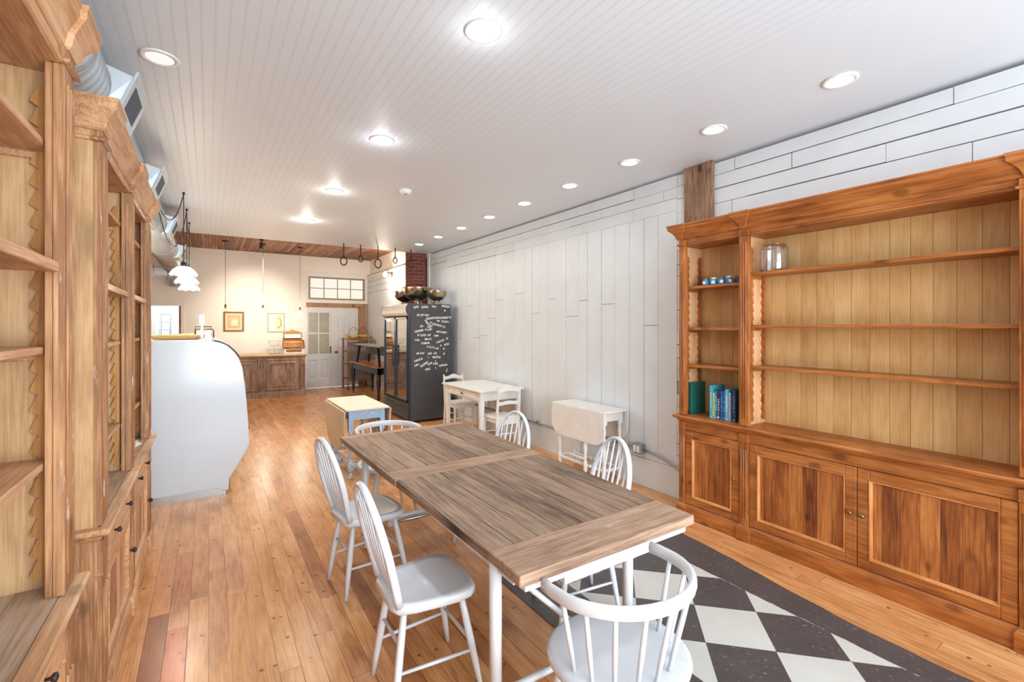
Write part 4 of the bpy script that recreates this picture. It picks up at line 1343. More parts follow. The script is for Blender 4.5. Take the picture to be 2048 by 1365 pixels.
# ------------------------------------------------------------------ rear counter and what stands on it
def rear_counter():
    X0, X1, YF0, YB0, H = -1.6, 1.885, 11.70, 12.35, 0.96
    t = thing('shop_counter', 'limed oak shop counter with framed panels in front of the far wall', 'counter', (0, YF0, 0))
    D = YB0 - YF0
    cm = M['counter']
    m = MB().box(X0, X1 - 0.02, 0.02, D, 0.0, H - 0.04)
    m.build('counter_body', cm, t)
    m = MB()
    m.rings_rect(X0, X1 - 0.01, 0.0, D, [(0.012, 0.0), (0.012, 0.11), (0.0, 0.125), (0.0, 0.14)])
    for a, b in ((-0.26, -0.10), (0.908, 1.066), (1.775, 1.88)):
        m.rings_rect(a - 0.01, b + 0.005, -0.022, 0.05, [(0.012, 0.0), (0.012, 0.11), (0.0, 0.125), (0.0, 0.14)])
    m.build('plinth', cm, t, 0.002)
    MB().rings_rect(X0, X1, 0.0, D, [(-0.01, H - 0.10), (0.0, H - 0.09), (0.004, H - 0.06), (0.024, H - 0.048), (0.03, H - 0.035)]).build('cornice_moulding', cm, t)
    MB().rings_rect(X0, X1, 0.0, D, [(0.032, H - 0.034), (0.036, H - 0.02), (0.032, H)]).build('counter_top', M['counter_top'], t)
    for a, b in ((-0.26, -0.10), (0.908, 1.066), (1.775, 1.88)):
        m = MB()
        m.box(a, b, -0.022, 0.02, 0.14, H - 0.05)
        w = b - a
        for i in range(3):
            c = a + w * (i + 1) / 4
            m.tube([(c, -0.024, 0.17), (c, -0.024, 0.60)], w * 0.075, 6)
        for s in (-1, 1):
            for k in range(3):
                cx, cz = (a + b) / 2 + s * w * 0.16, 0.69 + 0.03 * k
                m.tube([(cx - w * 0.1, -0.026, cz - 0.012), (cx, -0.032, cz + 0.012), (cx + w * 0.1, -0.026, cz - 0.012)], 0.008, 6)
        m.box(a - 0.004, b + 0.004, -0.03, 0.02, 0.62, 0.635)
        m.loft([[(a + w * 0.2, -0.03, 0.80), (b - w * 0.2, -0.03, 0.80), (b - w * 0.2, 0.02, 0.80), (a + w * 0.2, 0.02, 0.80)],
                [(a - 0.004, -0.04, 0.90), (b + 0.004, -0.04, 0.90), (b + 0.004, 0.02, 0.90), (a - 0.004, 0.02, 0.90)],
                [(a - 0.012, -0.05, H - 0.04), (b + 0.012, -0.05, H - 0.04), (b + 0.012, 0.02, H - 0.04), (a - 0.012, 0.02, H - 0.04)]])
        m.build('carved_pilaster', cm, t, 0.001)
    for a, b in ((-1.5, -0.27), (-0.09, 0.90), (1.075, 1.768)):
        z0, z1 = 0.15, 0.865
        def ring(k, y): return [(a + k, y, z0 + k), (b - k, y, z0 + k), (b - k, y, z1 - k), (a + k, y, z1 - k)]
        m = MB().loft([ring(0.0, 0.02), ring(0.0, -0.008), ring(0.025, -0.016), ring(0.035, -0.004), ring(0.075, -0.004), ring(0.085, -0.014), ring(0.105, -0.014), ring(0.115, 0.010), ring(0.118, 0.012)], cap=False)
        m.build('panel_frame', cm, t)
        MB().box(a + 0.1, b - 0.1, 0.008, 0.02, z0 + 0.1, z1 - 0.1).build('panel', cm, t)
    return H
HC = rear_counter()

def cash_register():
    t = thing('cash_register', 'antique gilded cash register with ornate crest at the end of the rear counter', 'cash register', (1.655, 11.98, HC))
    g = M['register_gold']
    MB().rings_rect(-0.20, 0.21, -0.20, 0.16, [(0.0, 0.0), (0.01, 0.012), (0.01, 0.03), (0.0, 0.035)]).build('base', M['cream_paint'], t)
    m = MB().box(-0.19, 0.20, -0.19, 0.15, 0.035, 0.115)
    d = m.build('cash_drawer', M['cream_paint'], t, 0.003)
    m = MB()
    m.box(-0.16, 0.17, -0.198, -0.19, 0.045, 0.105)
    for k in range(7):
        x = -0.13 + k * 0.045
        m.tube([(x - 0.015, -0.20, 0.06), (x, -0.204, 0.09), (x + 0.015, -0.20, 0.06)], 0.006, 6)
    m.build('scroll_plate', M['register_gold'], d)
    prof = [(-0.18, 0.115), (-0.19, 0.14), (-0.15, 0.22), (-0.10, 0.30), (0.0, 0.35), (0.12, 0.36), (0.15, 0.30), (0.15, 0.115)]
    m = MB().loft([[(-0.20, y, z) for y, z in prof], [(0.20, y, z) for y, z in prof]])
    m.build('body', g, t, 0.006, 2)
    m = MB().loft([[(0.20, y * 0.8, z * 0.85 + 0.02) for y, z in prof], [(0.25, y * 0.75, z * 0.8 + 0.03) for y, z in prof]])
    m.build('side_housing', M['framewood'], t, 0.004)
    m = MB()
    for r in range(4):
        for k in range(14):
            x = -0.165 + k * 0.0253
            y = -0.186 + r * 0.018
            z = 0.150 + r * 0.030
            m.lathe([(0.003, z), (0.009, z + 0.004), (0.009, z + 0.010), (0.001, z + 0.012)], x, y - 0.012, 8)
    m.build('keys', M['black_paint'], t)
    m = MB().box(-0.17, 0.17, -0.03, 0.10, 0.36, 0.44)
    m.build('display_box', M['cream_paint'], t, 0.004)
    m = MB().tube([(-0.19, -0.03, 0.36), (-0.19, -0.03, 0.46)], 0.008, 8)
    m.tube([(0.19, -0.03, 0.36), (0.19, -0.03, 0.46)], 0.008, 8)
    m.lathe([(0.004, 0.455), (0.016, 0.46), (0.004, 0.475)], -0.19, -0.03, 10); m.lathe([(0.004, 0.455), (0.016, 0.46), (0.004, 0.475)], 0.19, -0.03, 10)
    m.build('posts', M['brass'], t)
    poly = []
    n = 24
    for k in range(n + 1):
        x = -0.19 + 0.38 * k / n
        poly.append((x, 0.525 + 0.028 * math.cos(x / 0.19 * PI * 1.0) + 0.012 * math.cos(x / 0.19 * PI * 3)))
    poly += [(0.20, 0.50), (0.18, 0.46), (-0.18, 0.46), (-0.20, 0.50)]
    MB().prism(poly, 'y', -0.02, 0.02).build('crest', g, t, 0.003)
cash_register()

def cake_stand():
    t = thing('wire_fruit_stand', 'two tier wire stand on the rear counter beside the cash register', 'stand', (1.27, 11.95, HC))
    m = MB()
    def tier(z, r0, r1, h):
        for zz, r in ((z, r0), (z + h, r1)):
            m.tube([(r * math.cos(2 * PI * i / 24), r * math.sin(2 * PI * i / 24), zz) for i in range(25)], 0.003, 5)
        for i in range(14):
            a = 2 * PI * i / 14
            m.tube([(r0 * math.cos(a), r0 * math.sin(a), z), (r1 * math.cos(a), r1 * math.sin(a), z + h)], 0.0018, 5)
    tier(0.004, 0.11, 0.165, 0.10)
    tier(0.19, 0.09, 0.135, 0.11)
    m.build('wire_baskets', M['steel'], t)
    MB().tube([(0, 0, 0.0), (0, 0, 0.19)], 0.005, 8).build('stem', M['steel'], t)
    m = MB()
    for i in range(4):
        a = PI / 4 + i * PI / 2
        m.tube([(0, 0, 0.004), (0.11 * math.cos(a), 0.11 * math.sin(a), 0.004)], 0.002, 5)
        m.tube([(0, 0, 0.17), (0.09 * math.cos(a), 0.09 * math.sin(a), 0.19)], 0.002, 5)
    m.build('spokes', M['steel'], t)
cake_stand()

# pictures on the far wall
def picture(label, x0, x1, z0, z1, fw, fm, art):
    t = thing('framed_picture', label, 'picture', ((x0 + x1) / 2, YF - 0.001, (z0 + z1) / 2))
    w, h = (x1 - x0) / 2, (z1 - z0) / 2
    m = MB()
    m.box(-w, w, -0.022, 0, h - fw, h); m.box(-w, w, -0.022, 0, -h, -h + fw)
    m.box(-w, -w + fw, -0.022, 0, -h + fw, h - fw); m.box(w - fw, w, -0.022, 0, -h + fw, h - fw)
    m.build('frame', fm, t, 0.003)
    for k, (a, b, c, d, col, dep) in enumerate(art):
        MB().box(-w + 2 * w * a, -w + 2 * w * b, -0.006 - dep, -0.001, -h + 2 * h * c, -h + 2 * h * d).build(['mat_board', 'print', 'print_area', 'print_area', 'print_area', 'print_area'][min(k, 5)], plain('picture_%s' % 'abcdefgh'[k], col, 0.6, var=0.05, scale=30), t)
    return t
picture('square brown framed picture with peach mat on the far wall above the counter', 0.295, 0.713, 1.475, 1.945, 0.034, M['framewood'],
        [(0.05, 0.95, 0.05, 0.95, srgb(240, 205, 165), 0), (0.22, 0.78, 0.2, 0.8, srgb(178, 140, 100), 0.001), (0.245, 0.755, 0.225, 0.775, srgb(232, 190, 142), 0.002), (0.38, 0.7, 0.3, 0.62, srgb(240, 226, 206), 0.003)])
tp = picture('thin grey framed picture with yellow and pale panels near the cash register', 1.214, 1.592, 1.455, 1.925, 0.013, M['conduit'],
        [(0.02, 0.98, 0.02, 0.98, srgb(246, 228, 214), 0), (0.16, 0.42, 0.15, 0.86, srgb(226, 228, 240), 0.001), (0.45, 0.82, 0.15, 0.86, srgb(236, 220, 176), 0.001)])
m = MB()
m.tube([(0.05, -0.008, 0.12), (0.09, -0.008, 0.10), (0.11, -0.008, 0.03), (0.10, -0.008, -0.03), (0.12, -0.008, -0.08), (0.06, -0.008, -0.11), (0.04, -0.008, -0.14)], 0.006, 6)
m.build('ink_flourish', M['blackmetal'], tp)

# ------------------------------------------------------------------ doors, transom, timber frame in the far wall
def far_doors():
    yd = YF
    def leaf(x0, x1, name, glass_, panels, extras):
        root = MB()
        z1 = 2.095
        holes = glass_ + panels
        # slab with recessed pockets: build strips around a grid
        xs = sorted({x0, x1} | {v for h in holes for v in h[:2]})
        zs = sorted({0.012, z1} | {v for h in holes for v in h[2:4]})
        for i in range(len(xs) - 1):
            for j in range(len(zs) - 1):
                cx, cz = (xs[i] + xs[i + 1]) / 2, (zs[j] + zs[j + 1]) / 2
                rec = any(h[0] < cx < h[1] and h[2] < cz < h[3] for h in holes)
                y = yd + (0.022 if rec else 0.0)
                root.box(xs[i], xs[i + 1], y, yd + 0.045, zs[j], zs[j + 1])
        bmesh.ops.remove_doubles(root.bm, verts=root.bm.verts[:], dist=1e-5)
        o = root.build(name, M['wall_white'])
        o['kind'] = 'structure'
        for (a, b, c, d) in panels:
            MB().rings_rect(0, 0, 0, 0, [(0, 0), (0, 0.001)]) if False else None
            m = MB().loft([[(a + .02, yd + 0.0215, c + .02), (b - .02, yd + 0.0215, c + .02), (b - .02, yd + 0.0215, d - .02), (a + .02, yd + 0.0215, d - .02)],
                           [(a + .045, yd + 0.008, c + .045), (b - .045, yd + 0.008, c + .045), (b - .045, yd + 0.008, d - .045), (a + .045, yd + 0.008, d - .045)]])
            m.build('raised_panel', M['wall_white'], o)
        for (a, b, c, d) in glass_:
            MB().box(a + 0.002, b - 0.002, yd + 0.014, yd + 0.021, c + 0.002, d - 0.002).build('glass_pane', M['frost'], o)
        return o
    gl = [(2.15, 2.378, 1.435, 1.955), (2.412, 2.648, 1.435, 1.955), (2.15, 2.378, 0.885, 1.40), (2.412, 2.648, 0.885, 1.40)]
    d = leaf(2.115, 2.685, 'door_1', gl, [(2.150, 2.335, 0.26, 0.73), (2.46, 2.645, 0.26, 0.73)], None)
    m = MB().box(2.695 - 0.03, 2.695 + 0.012, yd - 0.012, yd, 0.885, 1.075)
    m.lathe([(0.02, 0), (0.024, 0.01), (0.02, 0.02), (0.001, 0.022)], 0, 0, 12) if False else None
    m.build('lock_plate', M['brass'], d, 0.002)
    d2 = leaf(2.688, 3.405, 'door_2', [], [(2.876, 3.065, 1.44, 1.87), (3.173, 3.36, 1.44, 1.87), (2.886, 3.08, 0.13, 1.25), (3.173, 3.36, 0.13, 1.25)], None)
    MB().box(2.79, 2.875, yd - 0.008, yd, 0.885, 0.945).build('letter_plate', M['brass'], d2, 0.002)
    m = MB()
    for z in (1.10, 1.15):
        m.lathe([(0.008, 0), (0.008, 0.006), (0.001, 0.007)], 0, 0, 8)
    m.xform(Matrix.Translation((2.82, yd, 1.09)) @ Matrix.Rotation(PI / 2, 4, 'X'))
    m.build('bolt_head', M['brass'], d2)
    m = MB().box(2.09, 3.60, yd - 0.035, yd + 0.05, 2.10, 2.205)
    struct(m, 'trim_9', M['doorbeam'], 0.003)
    struct(MB().box(3.41, 3.60, yd - 0.03, yd + 0.05, 0, 2.10), 'trim_10', M['doorbeam'], 0.003)
    struct(MB().box(2.07, 2.113, yd - 0.015, yd + 0.05, 0, 2.21), 'trim_11', M['trim_white'])
    # transom and white casing
    m = MB()
    m.box(2.09, 3.65, yd - 0.012, yd + 0.05, 2.205, 2.295)
    m.box(2.09, 3.65, yd - 0.012, yd + 0.05, 2.885, 3.0)
    m.box(2.09, 2.148, yd - 0.012, yd + 0.05, 2.295, 2.885)
    m.box(3.575, 3.65, yd - 0.012, yd + 0.05, 2.295, 2.885)
    struct(m, 'trim_12', M['trim_white'], 0.002)
    x0, x1, z0, z1 = 2.148, 3.575, 2.295, 2.885
    fw = 0.042
    m = MB()
    m.box(x0, x1, yd - 0.018, yd + 0.03, z1 - fw, z1); m.box(x0, x1, yd - 0.018, yd + 0.03, z0, z0 + fw)
    m.box(x0, x0 + fw, yd - 0.018, yd + 0.03, z0 + fw, z1 - fw); m.box(x1 - fw, x1, yd - 0.018, yd + 0.03, z0 + fw, z1 - fw)
    zc = (z0 + z1) / 2
    m.box(x0 + fw, x1 - fw, yd - 0.01, yd + 0.03, zc - 0.009, zc + 0.009)
    for k in (1, 2, 3):
        xc = x0 + fw + (x1 - x0 - 2 * fw) * k / 4
        m.box(xc - 0.009, xc + 0.009, yd - 0.012, yd + 0.03, z0 + fw, z1 - fw)
    w = struct(m, 'window_1', M['olive'], 0.002)
    for i in range(4):
        for j in range(2):
            a = x0 + fw + (x1 - x0 - 2 * fw) * i / 4 + 0.009
            b = x0 + fw + (x1 - x0 - 2 * fw) * (i + 1) / 4 - 0.009
            c = (z0 + fw) if j == 0 else zc + 0.009
            d_ = zc - 0.009 if j == 0 else z1 - fw
            MB().box(a, b, yd + 0.012, yd + 0.016, c, d_).build('pane', M['pane_on'], w)
far_doors()

# ------------------------------------------------------------------ dark table, bench on it, rack with baskets
def dark_corner():
    t = thing('work_table', 'black painted table with oiled brown top and turned tapering legs beyond the fridge', 'table', (3.16, 10.5, 0))
    hx, hy = 0.30, 1.08
    MB().box(-hx, hx, -hy, hy, 0.735, 0.76).build('tabletop', M['darktable_top'], t, 0.004)
    m = MB()
    m.box(-hx + 0.04, hx - 0.04, -hy + 0.05, -hy + 0.07, 0.60, 0.735); m.box(-hx + 0.04, hx - 0.04, hy - 0.07, hy - 0.05, 0.60, 0.735)
    m.box(-hx + 0.04, -hx + 0.06, -hy + 0.05, hy - 0.05, 0.60, 0.735); m.box(hx - 0.06, hx - 0.04, -hy + 0.05, hy - 0.05, 0.60, 0.735)
    m.build('apron', M['navy'], t)
    for x in (-hx + 0.07, hx - 0.07):
        for y in (-hy + 0.09, hy - 0.09):
            m = MB().lathe([(0.012, 0), (0.018, 0.06), (0.034, 0.11), (0.022, 0.14), (0.036, 0.17), (0.024, 0.20), (0.046, 0.42), (0.046, 0.52), (0.034, 0.54), (0.046, 0.56), (0.046, 0.60)], x, y, 16)
            m.box(x - 0.04, x + 0.04, y - 0.04, y + 0.04, 0.59, 0.735)
            m.build('leg', M['black_paint'], t)
    b = thing('bench', 'black bench with grey top and splayed legs standing on the brown topped table', 'bench', (3.08, 10.35, 0.76))
    MB().box(-0.16, 0.16, -0.98, 0.98, 0.395, 0.43).build('bench_top', M['conduit'], b, 0.004)
    for y, s in ((-0.70, 1), (0.70, -1)):
        for x in (-0.12, 0.12):
            q = [(x, y, 0.396), (x * 1.15, y - s * 0.17, 0.0)]
            m = MB().loft([[(q[0][0] - 0.03, q[0][1] - 0.02, q[0][2]), (q[0][0] + 0.03, q[0][1] - 0.02, q[0][2]), (q[0][0] + 0.03, q[0][1] + 0.02, q[0][2]), (q[0][0] - 0.03, q[0][1] + 0.02, q[0][2])],
                           [(q[1][0] - 0.022, q[1][1] - 0.02, 0), (q[1][0] + 0.022, q[1][1] - 0.02, 0), (q[1][0] + 0.022, q[1][1] + 0.02, 0), (q[1][0] - 0.022, q[1][1] + 0.02, 0)]])
            m.build('leg', M['black_paint'], b)
    m = MB().box(0.06, 0.085, -0.6, 0.6, 0.20, 0.395)
    m.build('back_rail', M['black_paint'], b)
    # slatted rolling rack in the corner
    r = thing('rolling_rack', 'brown wooden rolling rack with grey boards in the corner beside the white doors', 'rack', (3.24, 12.30, 0))
    w, d = 0.30, 0.26
    for x in (-w, w):
        for y in (-d, d):
            MB().box(x - 0.018, x + 0.018, y - 0.018, y + 0.018, 0.07, 1.30).build('upright', M['rackwood'], r)
            m = MB().lathe([(0.001, -0.012), (0.034, -0.012), (0.034, 0.012), (0.001, 0.012)], 0, 0, 14).xform(Matrix.Translation((x, y, 0.035)) @ Matrix.Rotation(PI / 2, 4, 'Y'))
            m.build('caster', M['black_paint'], r)
    for z in (0.25, 0.62, 0.95, 1.27):
        m = MB()
        for k in range(5):
            y = -d + 0.03 + k * (2 * d - 0.06) / 4
            m.box(-w, w, y - 0.035, y + 0.035, z, z + 0.016)
        m.box(-w, w, -d - 0.02, -d, z - 0.03, z + 0.02)
        m.build('shelf', M['rackwood'], r)
    gm = plain('slate_grey_boards', srgb(122, 128, 136), 0.6, var=0.12, scale=12)
    MB().box(-w + 0.03, w - 0.03, -0.12, -0.08, 0.267, 0.60).build('grey_board', gm, r)
    MB().box(-w + 0.03, w - 0.03, -0.12, -0.08, 0.637, 0.93).build('grey_board', gm, r)
    MB().box(-w + 0.03, w - 0.10, -0.12, -0.08, 0.967, 1.20).build('grey_board', gm, r)
    # baskets with hoop handles on the rack
    for i, (x, y, rx, lab) in enumerate(((3.12, 12.20, 0.12, 'round wicker basket with tall hoop handle on top of the brown rack, nearer the doors'), (3.40, 12.36, 0.13, 'wicker basket with thin hoop handle on top of the brown rack, nearer the side wall'))):
        root = thing('handled_basket', lab, 'basket', (x, y, 1.287), 0, 'handled baskets on the rack')
        n = 20
        rings = []
        for k, z in ((0.85, 0), (1.0, 0.05), (1.08, 0.09), (1.02, 0.09), (0.8, 0.02)):
            rings.append([(rx * k * math.cos(2 * PI * q / n), rx * 0.8 * k * math.sin(2 * PI * q / n), z) for q in range(n)])
        MB().loft(rings, True).build('bowl', M['wicker'], root)
        MB().tube([(rx * 1.05 * math.cos(PI * k / 14), 0, 0.08 + 0.20 * math.sin(PI * k / 14)) for k in range(15)], 0.006, 8).build('handle', M['framewood'], root)
    # straw broom-like dried bunch lying on the rack
    m = MB()
    rnd = random.Random(2)
    for k in range(26):
        m.tube([(0, 0, 0), (-0.12 + rnd.uniform(-0.04, 0.04), rnd.uniform(-0.05, 0.05), 0.05 + rnd.uniform(-0.02, 0.08))], 0.0025, 4)
    o = m.build('dried_grass_bunch', M['wicker']); o.location = (3.02, 12.12, 1.29)
    tag(o, 'small bunch of dried grass sticking out at the top of the brown rack', 'dried plant', kind='stuff')
dark_corner()

# ------------------------------------------------------------------ ducts along the left wall
def ducts():
    t = thing('air_duct', 'galvanised spiral air duct running under the ceiling above the bleached bookcases', 'duct', (-0.575, 0, 2.80))
    R = 0.165
    m = MB()
    ys, rr = [], []
    y = 1.2
    pts, rad = [], []
    while y < 11.4:
        pts.append((0, y, 0)); rad.append(R)
        pts.append((0, y + 0.045, 0)); rad.append(R)
        pts.append((0, y + 0.052, 0)); rad.append(R + 0.009)
        pts.append((0, y + 0.060, 0)); rad.append(R)
        y += 0.065
    m.tube(pts, rad, 28)
    m.build('spiral_pipe', M['galv'], t)
    for k, yb in enumerate((3.05, 4.72, 6.75, 9.05, 11.0)):
        # take-off: square boot from the pipe to a grille leaning down into the room
        L = 0.36
        m = MB()
        a = [(0.105, yb - 0.02, 0.115), (0.105, yb + L + 0.02, 0.115), (0.10, yb + L + 0.02, -0.13), (0.10, yb - 0.02, -0.13)]
        b = [(0.26, yb, 0.078), (0.26, yb + L, 0.078), (0.19, yb + L, -0.107), (0.19, yb, -0.107)]
        m.loft([a, b])
        d = m.build('take_off_box', M['galv'], t, 0.003)
        e1, e2 = Vector((0.26, 0, 0.078)), Vector((0.19, 0, -0.107))
        nrm = Vector((0.19, 0, -0.07)).normalized()
        def fr(k0, k1, ya, yb_, dep):
            p = [e1.lerp(e2, k0), e1.lerp(e2, k1)]
            q = []
            for dd in (0.001, dep):
                q.append([(p[0].x + nrm.x * dd, ya, p[0].z + nrm.z * dd), (p[0].x + nrm.x * dd, yb_, p[0].z + nrm.z * dd), (p[1].x + nrm.x * dd, yb_, p[1].z + nrm.z * dd), (p[1].x + nrm.x * dd, ya, p[1].z + nrm.z * dd)])
            return q
        m = MB()
        o = 0.018
        m.loft(fr(-0.12, 0.16, yb - o, yb + L + o, 0.012)); m.loft(fr(0.84, 1.12, yb - o, yb + L + o, 0.012))
        m.loft(fr(0.16, 0.84, yb - o, yb + 0.04, 0.012)); m.loft(fr(0.16, 0.84, yb + L - 0.04, yb + L + o, 0.012))
        m.build('grille_frame', M['galv'], d)
        m = MB()
        m.loft(fr(0.16, 0.84, yb + 0.04, yb + L - 0.04, 0.003))
        for i in range(22):
            yy = yb + 0.045 + i * (L - 0.09) / 21
            m.loft(fr(0.16, 0.84, yy - 0.002, yy + 0.002, 0.010))
        m.build('grille', M['grille'], d)
    for yb in (2.62, 4.3, 6.3, 8.3, 10.3):
        m = MB().tube([(0, yb, 0), (0, yb + 0.03, 0)], R + 0.012, 28)
        m.build('duct_collar', M['steel'], t)
    # bend at the far end and a branch box on the room's far side
    m = MB().tube([(0, 11.38, 0), (0.0, 11.6, -0.01), (0.0, 11.8, -0.07), (0.0, 11.93, -0.18), (0.0, 11.98, -0.34)], [R, R, R * 0.98, R * 0.95, R * 0.95], 24)
    m.build('duct_bend', M['galv'], t)
    m = MB().box(-0.58, -0.30, 11.0, 11.35, -0.26, -0.04)
    m.box(-0.30, -0.1, 11.1, 11.25, -0.22, -0.08)
    m.build('branch_box', M['galv'], t, 0.004)
ducts()

# ------------------------------------------------------------------ ceiling fittings
def downlight(x, y, z, lit, label, power, color, tilt=0.0, group=None):
    t = thing('recessed_light', label, 'ceiling light', (x, y, z), 0, group)
    MB().lathe([(0.062, 0.0), (0.088, -0.002), (0.090, -0.006), (0.082, -0.010), (0.064, -0.008), (0.060, 0.0)], 0, 0, 32, cap=False).build('trim_ring', M['trim_white'], t)
    lens = MB().lathe([(0.001, -0.0095), (0.05, -0.0095), (0.063, -0.008), (0.063, 0.0)], 0, 0, 32, cap=False)
    lens.build('lens', M['lamp_on'] if lit else M['lamp_dim'], t)
    if lit:
        if power > 20:
            lamp('downlight_glow', 'POINT', (x, y, z - 0.09), power * 0.035, color, radius=0.05)
        l = lamp('downlight_lamp', 'SPOT', (x, y, z - 0.03), power, color, (0, tilt, 0), spot=math.radians(150), radius=0.06, blend=0.9)
    return t
mid_names = ['nearest', 'second', 'third', 'farthest']
for i, y in enumerate((1.96, 3.53, 5.13, 6.74)):
    c = COOL if i < 2 else (1.0, 0.90, 0.78)
    downlight(1.112, y, ZC, True, 'lit round recessed light, %s of the row along the middle of the white ceiling' % mid_names[i], (26, 34, 55, 80)[i], c, group='middle row of ceiling lights')
downlight(-0.216, 3.09, ZC, False, 'dull unlit recessed light near the first duct grille', 0, COOL)
ordn = ['first', 'second', 'third', 'fourth', 'fifth', 'sixth', 'seventh', 'eighth', 'ninth']
for i in range(9):
    y = 1.22 + 0.805 * i
    c = COOL if i < 3 else (1.0, 0.93, 0.84)
    downlight(3.07, y, ZC, True, 'lit recessed light along the board wall, %s counting from the large bookcase' % ordn[i], 6.5 + 1.6 * i, c, group='wall side row of ceiling lights')
downlight(3.07, 0.30, ZC, True, 'recessed light cut by the top edge of the picture at the far right', 8.5, COOL, group='wall side row of ceiling lights')
m = MB().lathe([(0.062, 0.0), (0.066, -0.012), (0.060, -0.030), (0.045, -0.042), (0.020, -0.045), (0.001, -0.045)], 1.728, 4.69, 28)
o = m.xform(Matrix.Translation((0, 0, ZC))).build('smoke_detector', M['trim_white'])
tag(o, 'round white smoke detector on the ceiling', 'smoke detector')
m = MB().lathe([(0.008, -0.046), (0.008, -0.050), (0.001, -0.050)], 1.728, 4.69, 12).xform(Matrix.Translation((0, 0, ZC)))
m.build('sensor_port', M['blackmetal'], o)

# iron hooks hanging in a row where the white ceiling ends
for i, (x, R, zz, lab) in enumerate(((1.948, 0.062, 2.66, 'first from the doors side'), (2.235, 0.042, 2.74, 'second, smaller'), (2.54, 0.068, 2.655, 'third, largest'), (2.856, 0.042, 2.76, 'fourth, small'), (3.154, 0.062, 2.70, 'last beside the brick pier'))):
    t = thing('iron_ring_hook', 'black iron rod ending in a ring, hanging from the ceiling, %s' % lab, 'hook', (x, 8.28, ZC), 0, 'iron ring hooks')
    top = zz + R * 2.2 - ZC
    MB().tube([(0, 0, 0), (0, 0, top)], 0.009, 8).build('rod', M['blackmetal'], t)
    pts = []
    for k in range(25):
        a = PI / 2 + 2 * PI * k / 24
        w = R * math.cos(a) * 0.85
        pts.append((w, 0, zz - ZC + R + R * math.sin(a) * 1.15))
    MB().tube(pts, 0.010, 8).build('ring', M['blackmetal'], t)
    m = MB().lathe([(0.010, top), (0.018, top + 0.008), (0.010, top + 0.02)], 0, 0, 10)
    m.build('collar', M['blackmetal'], t)

def glass_pendant(y, label, zc):
    t = thing('pendant_light', label, 'pendant lamp', (-0.222, y, 0), 0, 'white glass pendants')
    MB().tube([(0, 0, ZC), (0, 0, zc + 0.11)], 0.004, 6).build('cord', M['blackmetal'], t)
    MB().lathe([(0.012, ZC), (0.012, ZC - 0.02), (0.003, ZC - 0.03)], 0, 0, 10).build('ceiling_hook', M['blackmetal'], t)
    MB().lathe([(0.012, zc + 0.125), (0.028, zc + 0.105), (0.030, zc + 0.07), (0.026, zc + 0.065)], 0, 0, 14).build('socket', M['blackmetal'], t)
    n = 48
    rings = []
    prof = [(0.028, 0.075), (0.055, 0.068), (0.088, 0.044), (0.112, 0.010), (0.122, -0.022)]
    for i, (r, z) in enumerate(prof):
        sc = 0.05 * i / (len(prof) - 1)
        rings.append([((r * (1 + sc * math.cos(8 * 2 * PI * k / n))) * math.cos(2 * PI * k / n), (r * (1 + sc * math.cos(8 * 2 * PI * k / n))) * math.sin(2 * PI * k / n), zc + z + (0.008 * math.cos(8 * 2 * PI * k / n) if i == len(prof) - 1 else 0)) for k in range(n)])
    MB().loft(rings, True, cap=False).build('glass_shade', M['shade_on'], t)
    lamp('pendant_lamp', 'POINT', (-0.222, y, zc - 0.06), 38, WARM, radius=0.05)
glass_pendant(6.07, 'white scalloped glass pendant above the display case, nearest of the three', 2.165)
glass_pendant(6.90, 'white scalloped glass pendant above the display case, middle of the three', 2.145)
glass_pendant(7.78, 'white scalloped glass pendant above the display case, farthest of the three', 2.12)
# swagged cables from the grille box to the pendant hooks
def swag(a, b, sag, label):
    a, b = Vector(a), Vector(b)
    pts = []
    for k in range(17):
        t = k / 16
        p = a.lerp(b, t); p.z -= sag * 4 * t * (1 - t)
        pts.append(tuple(p))
    o = MB().tube(pts, 0.005, 6).build('black_cable', M['blackmetal'])
    tag(o, label, 'cable', 'pendant cables')
swag((-0.375, 5.05, 2.69), (-0.222, 6.07, ZC - 0.02), 0.22, 'black cable looping from a duct grille up to the nearest pendant hook')
swag((-0.375, 5.05, 2.685), (-0.222, 6.90, ZC - 0.02), 0.42, 'black cable hanging lowest from a duct grille to the middle pendant hook')
swag((-0.222, 6.90, ZC - 0.03), (-0.222, 7.78, ZC - 0.02), 0.2, 'black cable looping between the two farther pendant hooks')

